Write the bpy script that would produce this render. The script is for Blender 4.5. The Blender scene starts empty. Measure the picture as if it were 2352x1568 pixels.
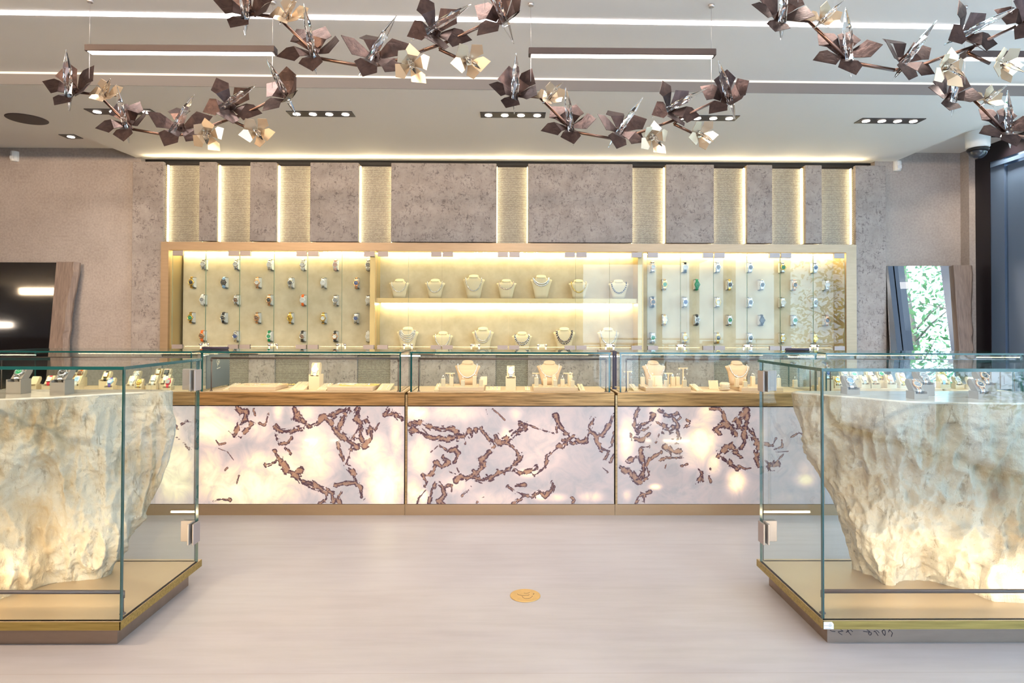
import bpy, math, random
from mathutils import Vector, Matrix, noise, Euler
PI = math.pi
C = bpy.context.scene.collection
SC = bpy.context.scene
rnd = random.Random(7)

# ---------------------------------------------------------------- camera
F = 1450.0; PITCH = math.radians(.8); YAW = -.0095; ROLL = .003; H = 1.2
SH = -(39 + F * math.tan(PITCH))
_fw = Vector((-math.sin(YAW) * math.cos(PITCH), math.cos(YAW) * math.cos(PITCH), math.sin(PITCH)))
_r0 = Vector((math.cos(YAW), math.sin(YAW), 0)); _u0 = _r0.cross(_fw)
_rt = _r0 * math.cos(ROLL) + _u0 * math.sin(ROLL); _up = _u0 * math.cos(ROLL) - _r0 * math.sin(ROLL)
cam = bpy.data.cameras.new('camera'); cam.sensor_width = 36; cam.lens = F / 2352 * 36
cam.shift_y = SH / 2352; cam.clip_start = .02; cam.clip_end = 200
co = bpy.data.objects.new('camera', cam); C.objects.link(co); SC.camera = co
mw = Matrix((_rt, _up, -_fw)).transposed().to_4x4(); mw.translation = (0, 0, H); co.matrix_world = mw

def _ray(px, py): return _fw + _rt * ((px - 1176) / F) + _up * ((784 - py + SH) / F)
def PY(px, py, Y):
    d = _ray(px, py); p = d * (Y / d.y); return Vector((p.x, p.y, p.z + H))
def PZ(px, py, z):
    d = _ray(px, py); p = d * ((z - H) / d.z); return Vector((p.x, p.y, p.z + H))

# ---------------------------------------------------------------- world, exposure
SC.view_settings.view_transform = 'Standard'; SC.view_settings.look = 'None'
SC.view_settings.gamma = 1; SC.view_settings.use_curve_mapping = False
SC.view_settings.exposure = 0.2
SC.cycles.transparent_max_bounces = 40; SC.cycles.max_bounces = 10; SC.cycles.glossy_bounces = 6
SC.cycles.transmission_bounces = 10; SC.cycles.diffuse_bounces = 4
SC.cycles.caustics_reflective = False; SC.cycles.caustics_refractive = False
SC.cycles.sample_clamp_indirect = 4; SC.cycles.sample_clamp_direct = 0
SC.cycles.use_denoising = True
w = bpy.data.worlds.new('sky'); SC.world = w; w.use_nodes = True
bg = w.node_tree.nodes['Background']; bg.inputs[0].default_value = (.50, .72, 1, 1); bg.inputs[1].default_value = 8.0

sl = bpy.data.lights.new('sun', 'SUN'); sl.energy = 11; sl.angle = math.radians(2); sl.color = (1, .95, .88)
so = bpy.data.objects.new('sun', sl); C.objects.link(so); so.rotation_euler = Vector((-.75, .12, .72)).to_track_quat('Z', 'Y').to_euler()
def area(name, loc, rot, sx, sy, power, col, portal=False, spread=None):
    l = bpy.data.lights.new(name, 'AREA'); l.shape = 'RECTANGLE'; l.size = sx; l.size_y = sy
    l.energy = power; l.color = col
    if spread: l.spread = spread
    if portal: l.cycles.is_portal = True
    o = bpy.data.objects.new(name, l); C.objects.link(o); o.location = loc; o.rotation_euler = rot
    return o
area('daylight_opening', (4.15, .8, 1.4), (0, PI / 2, 0), 2.5, 7.6, 1, (1, 1, 1), portal=True)
area('daylight_opening', (2.75, -3.4, 1.4), (-PI / 2, 0, 0), 2.3, 2.5, 1, (1, 1, 1), portal=True)

# ---------------------------------------------------------------- node helpers
def mat(name, base=(.8, .8, .8), rough=.5, metal=0., bump=None, em=None, ems=0, spec=.5, coat=0, aniso=0):
    m = bpy.data.materials.new(name); m.use_nodes = True
    nt = m.node_tree; b = nt.nodes['Principled BSDF']
    b.inputs['Base Color'].default_value = (*base, 1); b.inputs['Roughness'].default_value = rough
    b.inputs['Metallic'].default_value = metal; b.inputs['Specular IOR Level'].default_value = spec
    b.inputs['Coat Weight'].default_value = coat
    if em: b.inputs['Emission Color'].default_value = (*em, 1); b.inputs['Emission Strength'].default_value = ems
    return m
def nd(m, t, **kw):
    n = m.node_tree.nodes.new(t)
    for k, v in kw.items():
        if k in n.inputs.keys() and not hasattr(n, k): n.inputs[k].default_value = v
        else: setattr(n, k, v)
    return n
def lk(m, a, b): m.node_tree.links.new(a, b)
def B(m): return m.node_tree.nodes['Principled BSDF']
def coords(m, scale=(1, 1, 1), kind='Object'):
    tc = nd(m, 'ShaderNodeTexCoord'); mp = nd(m, 'ShaderNodeMapping'); mp.inputs['Scale'].default_value = scale
    lk(m, tc.outputs[kind], mp.inputs[0]); return mp.outputs[0]
def geo(m, scale=(1, 1, 1)):
    g = nd(m, 'ShaderNodeNewGeometry'); mp = nd(m, 'ShaderNodeMapping'); mp.inputs['Scale'].default_value = scale
    lk(m, g.outputs['Position'], mp.inputs[0]); return mp.outputs[0]
def noi(m, v, scale, detail=4, rough=.55, dist=0):
    n = nd(m, 'ShaderNodeTexNoise'); n.inputs['Scale'].default_value = scale; n.inputs['Detail'].default_value = detail
    n.inputs['Roughness'].default_value = rough; n.inputs['Distortion'].default_value = dist
    lk(m, v, n.inputs['Vector']); return n.outputs['Fac']
def ramp(m, f, stops, interp='LINEAR'):
    r = nd(m, 'ShaderNodeValToRGB'); cr = r.color_ramp; cr.interpolation = interp
    while len(cr.elements) < len(stops): cr.elements.new(.5)
    for e, (p, c) in zip(cr.elements, stops):
        e.position = p; e.color = (*c, 1) if len(c) == 3 else c
    lk(m, f, r.inputs[0]); return r.outputs[0]
def mth(m, op, a, b=None, clamp=False):
    n = nd(m, 'ShaderNodeMath'); n.operation = op; n.use_clamp = clamp
    for i, x in enumerate((a, b)):
        if x is None: continue
        if isinstance(x, (int, float)): n.inputs[i].default_value = x
        else: lk(m, x, n.inputs[i])
    return n.outputs[0]
def mixc(m, f, a, b, mode='MIX'):
    n = nd(m, 'ShaderNodeMix'); n.data_type = 'RGBA'; n.blend_type = mode
    for i, x in ((0, f), (6, a), (7, b)):
        if isinstance(x, (int, float)): n.inputs[i].default_value = x
        elif isinstance(x, tuple): n.inputs[i].default_value = (*x, 1)
        else: lk(m, x, n.inputs[i])
    return n.outputs[2]
def bump(m, h, strength=.3, dist=.01):
    n = nd(m, 'ShaderNodeBump'); n.inputs['Strength'].default_value = strength; n.inputs['Distance'].default_value = dist
    lk(m, h, n.inputs['Height']); lk(m, n.outputs[0], B(m).inputs['Normal'])

# ---------------------------------------------------------------- materials
M = {}
def g(*c): return tuple(((x / 255) / 12.92 if x / 255 <= .04045 else ((x / 255 + .055) / 1.055) ** 2.4) for x in c)
# floor: pinkish micro-cement with faint pour lines
m = M['floor'] = mat('pale_pink_cement', (.7, .6, .58), .34, spec=.45)
p = geo(m); n1 = noi(m, p, 1.3, 5); p2 = geo(m, (1.2, 9, 1)); n2 = noi(m, p2, 2.2, 4)
c1 = ramp(m, n1, ((.3, (.385, .365, .38)), (.7, (.445, .43, .45))))
c2 = ramp(m, n2, ((.35, (.93, .92, .92)), (.6, (1, 1, 1))))
c = mixc(m, 1., c1, c2, 'MULTIPLY')
sp = nd(m, 'ShaderNodeSeparateXYZ'); lk(m, p, sp.inputs[0])
for yy in (2.19, 3.46):
    d = mth(m, 'ABSOLUTE', mth(m, 'SUBTRACT', sp.outputs[1], yy)); l = mth(m, 'LESS_THAN', d, .0025)
    c = mixc(m, mth(m, 'MULTIPLY', l, .3), c, (.3, .24, .22))
vo = noi(m, p, 9, 8, .75); sp_ = ramp(m, vo, ((.75, (0, 0, 0)), (.8, (1, 1, 1)))); c = mixc(m, mth(m, 'MULTIPLY', sp_, .25), c, (.3, .25, .2))
lk(m, c, B(m).inputs['Base Color']); lk(m, mth(m, 'ADD', mth(m, 'MULTIPLY', n1, .16), .27), B(m).inputs['Roughness'])
bump(m, n2, .03, .01)
M['ceil'] = mat('white_ceiling_paint', (.88, .85, .80), .75, spec=.2)
M['ceil2'] = M['ceil']
# plaster of the side walls
m = M['plaster'] = mat('taupe_plaster', (.4, .33, .29), .55)
p = geo(m); n = noi(m, p, 5, 6, .6); n2 = noi(m, p, 60, 3, .6)
c = ramp(m, n, ((.3, (.34, .285, .255)), (.7, (.47, .41, .375)))); c = mixc(m, .5, c, ramp(m, n2, ((.3, (.30, .25, .23)), (.65, (.50, .44, .41)))))
lk(m, c, B(m).inputs['Base Color']); lk(m, ramp(m, n2, ((.35, (.35,) * 3), (.65, (.65,) * 3))), B(m).inputs['Roughness']); bump(m, n2, .15, .003)
# fabric-like panel with broken dark threads
m = M['fabric'] = mat('crackled_taupe_panel', (.4, .34, .31), .5)
p = geo(m); base = noi(m, p, 9, 5)
nx = noi(m, geo(m, (1, 1, .5)), 60, 4, .7, .6); nz = noi(m, geo(m, (.5, 1, 1)), 64, 4, .7, .6)
tx = ramp(m, nx, ((.53, (0,) * 3), (.62, (1,) * 3))); tz = ramp(m, nz, ((.54, (0,) * 3), (.63, (1,) * 3)))
t = mth(m, 'MAXIMUM', tx, tz); t = mth(m, 'MULTIPLY', t, ramp(m, noi(m, p, 16, 3), ((.4, (.15,) * 3), (.6, (1,) * 3))))
c = ramp(m, base, ((.3, (.29, .245, .225)), (.7, (.40, .35, .325)))); c = mixc(m, mth(m, 'MULTIPLY', t, .8), c, (.12, .095, .10))
lk(m, c, B(m).inputs['Base Color']); lk(m, ramp(m, nx, ((.4, (.45,) * 3), (.65, (.7,) * 3))), B(m).inputs['Roughness']); bump(m, nx, .15, .002)
# woven metal mesh
m = M['mesh'] = mat('woven_brass_mesh', (.5, .45, .35), .42, .2)
p = geo(m)
wv = nd(m, 'ShaderNodeTexBrick'); wv.offset = .5; wv.inputs['Scale'].default_value = 1
for k, v in (('Color1', (.52, .49, .40, 1)), ('Color2', (.38, .34, .28, 1)), ('Mortar', (.10, .085, .08, 1)), ('Mortar Size', .0016), ('Brick Width', .0115), ('Row Height', .0085), ('Mortar Smooth', .3)): wv.inputs[k].default_value = v
sp = nd(m, 'ShaderNodeSeparateXYZ'); lk(m, p, sp.inputs[0]); cb = nd(m, 'ShaderNodeCombineXYZ'); lk(m, sp.outputs[0], cb.inputs[0]); lk(m, sp.outputs[2], cb.inputs[1]); lk(m, cb.outputs[0], wv.inputs[0])
lk(m, wv.outputs['Color'], B(m).inputs['Base Color']); bump(m, mth(m, 'SUBTRACT', 1, wv.outputs['Fac']), .6, .002)
# brass family
def brass(name, col, rough, streak=(3, 60, 60), amt=.35):
    m = mat(name, col, rough, .85); n = noi(m, geo(m, streak), 1.6, 5, .6)
    dark = tuple(x * (1 - amt) for x in col); lite = tuple(min(1, x * (1 + amt * .5)) for x in col)
    lk(m, ramp(m, n, ((.3, dark), (.7, lite))), B(m).inputs['Base Color']); return m
M['brass'] = brass('brushed_brass', (.52, .36, .19), .38)
M['brass_band'] = brass('streaked_bronze_brass', (.47, .28, .12), .4, (2.2, 40, 46), .65)
M['brass_base'] = brass('satin_brass_plinth', (.50, .35, .22), .42, (1, 5, 5), .1)
M['platform'] = brass('champagne_metal_sheet', (.66, .53, .38), .45, (2, 2, 2), .06)
M['plat_edge'] = brass('olive_brass_edge', (.42, .31, .10), .4, (3, 60, 90), .35)
M['plinth'] = brass('brown_bronze_sheet', (.33, .25, .20), .42, (2, 9, 9), .15)
M['cabframe'] = brass('champagne_brass_frame', (.46, .34, .23), .48, (4, 4, 40), .08)
M['cabin'] = mat('cream_suede_back_panel', (.62, .54, .38), .8, spec=.2)
p = geo(M['cabin']); lk(M['cabin'], ramp(M['cabin'], noi(M['cabin'], p, 12, 5), ((.3, (.56, .48, .33)), (.7, (.68, .60, .44)))), B(M['cabin']).inputs['Base Color'])
M['gold_side'] = mat('satin_gold_return', (.60, .47, .25), .45, .6)
M['ivory'] = mat('cream_leatherette', (.62, .50, .35), .6, spec=.3)
M['busts'] = mat('champagne_linen', (.78, .67, .45), .75, spec=.2)
M['peach'] = mat('beige_suede', (.58, .43, .30), .75, spec=.2)
M['grey_box'] = mat('taupe_leatherette', (.27, .235, .205), .6)
for k in ('ivory', 'busts', 'peach', 'grey_box'): bump(M[k], noi(M[k], geo(M[k]), 300, 3), .12, .002)
M['chrome'] = mat('polished_steel', (.75, .72, .72), .12, 1)
M['hinge'] = mat('satin_nickel', (.38, .33, .32), .42, .45)
M['black'] = mat('black_metal', (.012, .011, .013), .35, .3)
M['tube'] = mat('brown_anodised_tube', (.13, .095, .09), .45, .5)
M['bar'] = mat('dark_bronze_bar', (.06, .045, .045), .5, .4)
M['navy'] = mat('dark_navy_leather', (.022, .016, .04), .45)
M['slate'] = mat('slate_blue_board', (.10, .125, .145), .4)
M['white'] = mat('white_plastic', (.8, .8, .8), .4)
M['cream_ink'] = mat('pale_gold_print', (.8, .75, .6), .4)
M['ink'] = mat('black_marker_ink', (.02, .012, .03), .5)
M['paper'] = mat('white_sticker_paper', (.8, .82, .86), .6)
M['dark_wall'] = mat('dark_brown_lacquer', (.012, .009, .009), .06, spec=.25)
M['steel_blue'] = mat('blue_steel_glazing_frame', (.11, .17, .28), .3, .3)
M['frame_blk'] = mat('black_aluminium_frame', (.014, .011, .016), .3, .3)
M['mirror'] = mat('mirror_silvering', (.92, .93, .93), .0, 1)
m = M['wood'] = mat('grey_brown_live_edge_wood', (.23, .17, .14), .6)
lk(m, ramp(m, noi(m, geo(m, (40, 40, 2)), 1.6, 5, .6, .6), ((.3, (.17, .12, .10)), (.7, (.30, .225, .185)))), B(m).inputs['Base Color'])
M['bark'] = mat('tree_bark', (.10, .08, .06), .9)
m = M['leaf'] = mat('green_leaves', (.10, .22, .07), .6)
m = M['pave'] = mat('street_paving', (.62, .62, .62), .8)
# chandelier finishes
m = M['petal_dark'] = mat('hammered_dark_bronze', (.085, .055, .05), .34, .8)
n = noi(m, coords(m), 40, 4, .6, .5); lk(m, ramp(m, n, ((.3, (.03, .019, .019)), (.7, (.08, .05, .046)))), B(m).inputs['Base Color']); bump(m, n, .5, .003)
M['petal_gold'] = mat('satin_champagne_gold', (.52, .41, .29), .33, .85)
M['rod'] = mat('bronze_rod', (.16, .095, .075), .3, .85)
m = M['crystal'] = mat('clear_crystal', (1, 1, 1), 0, 0); b = B(m); b.inputs['Transmission Weight'].default_value = 1; b.inputs['IOR'].default_value = 1.5
M['cable'] = mat('steel_suspension_wire', (.55, .52, .52), .4, .7)
# glass
def glass(name, tint, edge=False):
    m = bpy.data.materials.new(name); m.use_nodes = True; nt = m.node_tree; nt.nodes.clear()
    out = nt.nodes.new('ShaderNodeOutputMaterial'); tr = nt.nodes.new('ShaderNodeBsdfTransparent'); gl = nt.nodes.new('ShaderNodeBsdfGlossy')
    gl.inputs['Roughness'].default_value = 0; gl.inputs['Color'].default_value = (1, 1, 1, 1); tr.inputs[0].default_value = (*tint, 1)
    fr = nt.nodes.new('ShaderNodeFresnel'); fr.inputs[0].default_value = 1.45
    g1 = nt.nodes.new('ShaderNodeNewGeometry')
    # inner faces look back out through the pane; use the same outside index on both sides
    inv = nt.nodes.new('ShaderNodeMath'); inv.operation = 'MULTIPLY'
    mx = nt.nodes.new('ShaderNodeMixShader')
    sub = nt.nodes.new('ShaderNodeMath'); sub.operation = 'SUBTRACT'; sub.inputs[0].default_value = 1; nt.links.new(g1.outputs['Backfacing'], sub.inputs[1])
    nt.links.new(fr.outputs[0], inv.inputs[0]); nt.links.new(sub.outputs[0], inv.inputs[1])
    nt.links.new(inv.outputs[0], mx.inputs[0]); nt.links.new(tr.outputs[0], mx.inputs[1]); nt.links.new(gl.outputs[0], mx.inputs[2]); nt.links.new(mx.outputs[0], out.inputs[0])
    return m
M['glass'] = glass('clear_float_glass', (.965, .985, .975))
M['glass_v'] = glass('green_tinted_thick_glass', (.955, .985, .98))
M['glass_edge'] = mat('dark_teal_glass_edge', (.012, .075, .075), .12, 0, spec=.8)
M['glass_edge2'] = mat('pale_green_glass_edge', (.30, .42, .32), .15, 0, spec=.6)
def emis(name, col, s):
    m = bpy.data.materials.new(name); m.use_nodes = True; nt = m.node_tree; nt.nodes.clear()
    o = nt.nodes.new('ShaderNodeOutputMaterial'); e = nt.nodes.new('ShaderNodeEmission'); e.inputs[0].default_value = (*col, 1); e.inputs[1].default_value = s
    nt.links.new(e.outputs[0], o.inputs[0]); return m
M['led_white'] = emis('cool_white_led', (1, .93, .95), 9)
M['led_bar'] = emis('neutral_led', (1, .88, .80), 9)
M['spot'] = emis('spot_lamp', (1, .9, .8), 14)
M['led_warm'] = emis('warm_led', (1, .80, .48), 6)
M['led_niche'] = emis('warm_niche_led', (1, .83, .5), 10)
M['led_cab'] = emis('warm_cabinet_led', (1, .80, .42), 34)

# ---------------------------------------------------------------- geometry helpers
class MB:
    def __init__(s): s.v = []; s.f = []; s.mi = []; s.sm = []
    def add(s, vs, fs, mi=0, smooth=False):
        o = len(s.v); s.v += [tuple(v) for v in vs]; s.f += [tuple(i + o for i in f) for f in fs]
        s.mi += [mi] * len(fs); s.sm += [smooth] * len(fs); return s
    def box(s, lo, hi, mi=0, edge=None, axis=None, M4=None):
        (a, b, c), (d, e, f) = lo, hi
        vs = [(a, b, c), (d, b, c), (d, e, c), (a, e, c), (a, b, f), (d, b, f), (d, e, f), (a, e, f)]
        if M4: vs = [M4 @ Vector(v) for v in vs]
        fs = [(0, 3, 2, 1), (4, 5, 6, 7), (0, 1, 5, 4), (2, 3, 7, 6), (1, 2, 6, 5), (3, 0, 4, 7)]
        ax = [2, 2, 1, 1, 0, 0]; o = len(s.v); s.v += [tuple(v) for v in vs]
        for k, ff in zip(ax, fs):
            s.f.append(tuple(i + o for i in ff)); s.sm.append(False)
            s.mi.append(edge if (edge is not None and k != axis) else mi)
        return s
    def bbox(s, lo, hi, r=.002, mi=0, M4=None):   # box with chamfered vertical + horizontal edges
        (a, b, c), (d, e, f) = lo, hi; r = min(r, (d - a) / 3, (e - b) / 3, (f - c) / 3)
        def ring(x0, y0, x1, y1, z): return [(x0 + r, y0, z), (x1 - r, y0, z), (x1, y0 + r, z), (x1, y1 - r, z), (x1 - r, y1, z), (x0 + r, y1, z), (x0, y1 - r, z), (x0, y0 + r, z)]
        def rin(z): return [(a + r * 1.5, b + r, z), (d - r * 1.5, b + r, z), (d - r, b + r * 1.5, z), (d - r, e - r * 1.5, z), (d - r * 1.5, e - r, z), (a + r * 1.5, e - r, z), (a + r, e - r * 1.5, z), (a + r, b + r * 1.5, z)]
        rs = [rin(c), ring(a, b, d, e, c + r), ring(a, b, d, e, f - r), rin(f)]
        return s.loft(rs, mi=mi, smooth=False, M4=M4)
    def loft(s, rs, mi=0, smooth=True, caps=True, close=True, M4=None):
        n = len(rs[0]); vs = [v for r in rs for v in r]
        if M4: vs = [M4 @ Vector(v) for v in vs]
        fs = []
        for i in range(len(rs) - 1):
            for j in range(n if close else n - 1):
                k = (j + 1) % n; fs.append((i * n + j, i * n + k, (i + 1) * n + k, (i + 1) * n + j))
        s.add(vs, fs, mi, smooth)
        if caps:
            o = len(s.v) - len(vs)
            s.f.append(tuple(o + j for j in reversed(range(n)))); s.f.append(tuple(o + (len(rs) - 1) * n + j for j in range(n)))
            s.mi += [mi, mi]; s.sm += [False, False]
        return s
    def tube(s, pts, r, n=8, mi=0, smooth=True, caps=True):
        pts = [Vector(p) for p in pts]; rs = []; up = Vector((0, 0, 1))
        for i, p in enumerate(pts):
            t = (pts[min(i + 1, len(pts) - 1)] - pts[max(i - 1, 0)]).normalized()
            a = t.cross(up)
            if a.length < .05: a = t.cross(Vector((0, 1, 0)))
            a.normalize(); b = a.cross(t); rr = r[i] if isinstance(r, (list, tuple)) else r
            rs.append([p + a * math.cos(2 * PI * k / n) * rr + b * math.sin(2 * PI * k / n) * rr for k in range(n)])
        return s.loft(rs, mi, smooth, caps)
    def lathe(s, prof, n=20, mi=0, smooth=True, M4=None, caps=True):   # prof: (r,z)
        return s.loft([[(r * math.cos(2 * PI * k / n), r * math.sin(2 * PI * k / n), z) for k in range(n)] for r, z in prof], mi, smooth, caps, M4=M4)
    def plate(s, poly, th, mi=0):
        poly = [Vector(p) for p in poly]; nrm = Vector((0, 0, 0))
        for i in range(len(poly)): nrm += poly[i].cross(poly[(i + 1) % len(poly)])
        nrm.normalize(); h = nrm * th / 2
        return s.loft([[p - h for p in poly], [p + h for p in poly]], mi, False)
    def ball(s, c, r, n=8, m_=5, mi=0, sq=(1, 1, 1)):
        rs = []
        for i in range(m_ + 1):
            t = -PI / 2 + PI * i / m_; rr = max(.02, math.cos(t)) * r
            rs.append([(c[0] + sq[0] * rr * math.cos(2 * PI * k / n), c[1] + sq[1] * rr * math.sin(2 * PI * k / n), c[2] + sq[2] * r * math.sin(t)) for k in range(n)])
        return s.loft(rs, mi, True)
    def mesh(s, name, mats):
        me = bpy.data.meshes.new(name); me.from_pydata([tuple(v) for v in s.v], [], s.f)
        for mm in (mats if isinstance(mats, (list, tuple)) else [mats]): me.materials.append(mm)
        me.polygons.foreach_set('material_index', s.mi); me.polygons.foreach_set('use_smooth', s.sm)
        me.update(); return me
    def build(s, name, mats, parent=None, label=None):
        o = bpy.data.objects.new(name, s.mesh(name, mats)); C.objects.link(o)
        if parent: o.parent = parent
        if label: o['label'] = label
        return o
def empty(name, loc=(0, 0, 0), rot=(0, 0, 0)):
    o = bpy.data.objects.new(name, None); C.objects.link(o); o.location = loc; o.rotation_euler = rot; o.empty_display_size = .05; return o
def tag(o, label, cat, group=None):
    o['label'] = label; o['category'] = cat
    if group: o['group'] = group
    return o
def st(o): o['kind'] = 'structure'; return o
def add(name, me, parent=None, loc=(0, 0, 0), rot=(0, 0, 0)):
    o = bpy.data.objects.new(name, me); C.objects.link(o)
    if parent: o.parent = parent
    o.location = loc; o.rotation_euler = rot; return o
def copy_tree(o, parent=None):
    c = o.copy(); C.objects.link(c)
    if parent: c.parent = parent
    for ch in list(o.children): copy_tree(ch, c)
    return c
def poly_prism(poly, z0, z1):
    return MB().loft([[(x, y, z0) for x, y in poly], [(x, y, z1) for x, y in poly]], smooth=False)
ORD = ['first', 'second', 'third', 'fourth', 'fifth', 'sixth', 'seventh', 'eighth', 'ninth', 'tenth']

# ================================================================ ROOM
XL, XR, YB, YW = -5.0, 3.9, -3.2, 5.42
ZU, ZS = 2.665, 2.59
st(MB().box((XL - .2, YB - .2, -.12), (XR + .1, YW + .2, 0)).build('floor', M['floor']))
st(MB().box((XL - .2, YB - .2, ZU), (XR + .1, YW + .2, ZU + .12)).build('ceiling', M['ceil']))
# lowered ceiling in front of the display wall, notched at both sides near the wall
poly = [(XL, 3.66), (3.9, 3.78), (3.9, 3.9), (3.29, 4.0), (3.29, 5.36), (-3.10, 5.36), (-3.16, 4.70), (XL, 4.60)]
st(poly_prism(poly, ZS, ZU).build('ceiling', M['ceil2']))
st(MB().box((XL, YW, 0), (XR + .1, YW + .12, ZU)).build('wall_back', M['plaster']))
st(MB().box((XL, 5.30, 0), (-3.06, YW, ZU)).build('wall_back', M['plaster']))
st(MB().box((3.12, 5.30, 0), (XR, YW, ZU)).build('wall_back', M['plaster']))
st(MB().box((3.848, 5.20, 0), (3.97, 5.30, ZU)).build('trim_1', M['plaster']))
st(MB().box((XL - .12, YB, 0), (XL, YW, ZU)).build('wall_left', M['dark_wall']))
fw_ = MB(); fw_.box((XL, YB - .12, 0), (1.65, YB, ZU)).box((1.65, YB - .12, 2.5), (XR, YB, ZU)).box((1.65, YB - .12, 0), (XR, YB, .08))
for x_ in (3.3,): fw_.box((x_ - .05, YB - .12, .08), (x_ + .05, YB, 2.5))
st(fw_.build('wall_front', M['dark_wall']))
for k, (a_, b_) in enumerate(((1.65, 3.25), (3.35, 3.9))):  # unseen front glazing, added to let daylight reach the back wall
    st(MB().box((a_, YB - .07, .08), (b_, YB - .058, 2.5), 0, 1, 1).build('window_%d' % (k + 5), [M['glass'], M['glass_edge']]))
# glazed wall on the street side: header, sill track, posts, glass
fr = MB(); fr.box((XR, YB, 2.52), (XR + .22, 5.2, ZU)); fr.box((XR, YB, 0), (XR + .14, 5.2, .06))
st(fr.build('wall_right', M['frame_blk']))
MB_ = MB().box((XR - .012, 4.60, 2.47), (XR + .05, 5.02, 2.50)); st(MB_.build('trim_2', M['steel_blue']))
st(MB().box((XR, 5.04, .06), (XR + .16, 5.2, 2.52)).build('trim_3', M['frame_blk']))
st(MB().box((XR + .005, 4.90, .06), (XR + .12, 5.04, 2.52)).build('trim_4', M['steel_blue']))
st(MB().box((XR + .02, 4.55, .06), (XR + .10, 4.885, 2.46)).build('trim_5', M['steel_blue']))
posts = [3.5, 1.25, -.9, -3.0]
for k, yy in enumerate(posts):
    st(MB().box((XR, yy - .09, .06), (XR + .16, yy + .09, 2.52)).build('trim_%d' % (6 + k), M['frame_blk']))
ys = [4.55, 3.59, 3.41, 1.34, 1.16, -.81, -.99, -2.91]
for k in range(4):
    a_, b_ = ys[2 * k + 1], ys[2 * k]
    st(MB().box((XR + .05, a_, .06), (XR + .062, b_, 2.52), 0, 1, 0).build('window_%d' % (k + 1), [M['glass'], M['glass_edge']]))
st(MB().loft([[(XL, 3.656, ZS - .001), (3.9, 3.776, ZS - .001), (3.9, 3.779, ZS - .001), (XL, 3.659, ZS - .001)], [(XL, 3.656, ZU - .014), (3.9, 3.776, ZU - .014), (3.9, 3.779, ZU - .014), (XL, 3.659, ZU - .014)]], smooth=False).build('trim_11', mat('shaded_fascia_grey', (.19, .18, .18), .8, spec=.1)))  # strip over the soffit front, coloured darker to stand for its shade
# shadow gap above the display wall
st(MB().box((-3.06, 5.36, 2.555), (3.12, YW, ZU)).build('trim_10', M['black']))

# ================================================================ DISPLAY WALL PANELS
YP = 5.20; YM = 5.285
zt0 = PY(700, 373, YP).z; zc = PY(1100, 556, YP).z
xs_m = [(375, 457), (496, 574), (634, 712), (823, 898), (1140, 1213), (1453, 1530), (1640, 1716), (1774, 1850), (1888, 1965)]
MX = [(PY(a, 460, YP).x, PY(b, 460, YP).x) for a, b in xs_m]
xa = PY(304, 460, YP).x; xb = PY(2035, 460, YP).x
def panel(x0, x1, z0, z1, lab, cat='wall panel', grp=None):
    r = empty('fabric_wall_panel', ((x0 + x1) / 2, YP, z0)); tag(r, lab, cat, grp); hw = (x1 - x0) / 2
    MB().bbox((-hw, 0, 0), (hw, .035, z1 - z0), .003).build('panel_face', M['fabric'], r)
    if z0 > 1.7:
        MB().box((-hw, .0352, .002), (-hw + .006, .055, z1 - z0)).box((hw - .006, .0352, .002), (hw, .055, z1 - z0)).build('edge_trim', M['brass'], r)
    return r
panel(xa, MX[0][0], .0, zt0, 'tall crackled taupe panel from floor to ceiling beside the dark mirror')
panel(MX[-1][1], xb, .0, zt0, 'tall crackled grey panel from floor to ceiling beside the bright mirror')
for k in range(8):
    panel(MX[k][1], MX[k + 1][0], zc, zt0, 'crackled fabric panel between the %s and %s lit mesh strips above the wall case' % (ORD[k], ORD[k + 1]), grp='fabric panels above the wall case')
for k, (x0, x1) in enumerate(MX):
    r = empty('metal_mesh_strip', ((x0 + x1) / 2, YM, zc)); hw = (x1 - x0) / 2
    tag(r, 'backlit woven metal mesh strip, %s in the row above the wall case' % ORD[k], 'mesh panel', 'lit mesh strips above the wall case')
    MB().box((-hw - .03, 0, 0), (hw + .03, .004, zt0 - zc - .01)).build('mesh_face', M['mesh'], r)
    for s_ in (-1, 1):
        MB().box((s_ * (hw - .005) - .0015, -.032, .004), (s_ * (hw - .005) + .0015, -.006, zt0 - zc - .012)).build('led_strip', M['led_niche'], r)
# lower wall behind the counters
zl = PY(1100, 806, YP).z - .02
xl_ = [MX[0][0]] + [v for p_ in MX for v in p_] + [MX[-1][1]]
for k in range(8):
    panel(MX[k][1], MX[k + 1][0], 0, zl, 'low crackled panel behind counters, between %s and %s unlit mesh strips' % (ORD[k], ORD[k + 1]), grp='fabric panels below the wall case')
for k, (x0, x1) in enumerate(MX):
    o = MB().box((x0, YP + .02, 0), (x1, YP + .026, zl)).build('woven_mesh', M['mesh'])
    tag(o, 'unlit woven mesh strip low on the wall, %s in the row behind the counters' % ORD[k], 'mesh panel', 'unlit mesh strips below the wall case')

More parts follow.
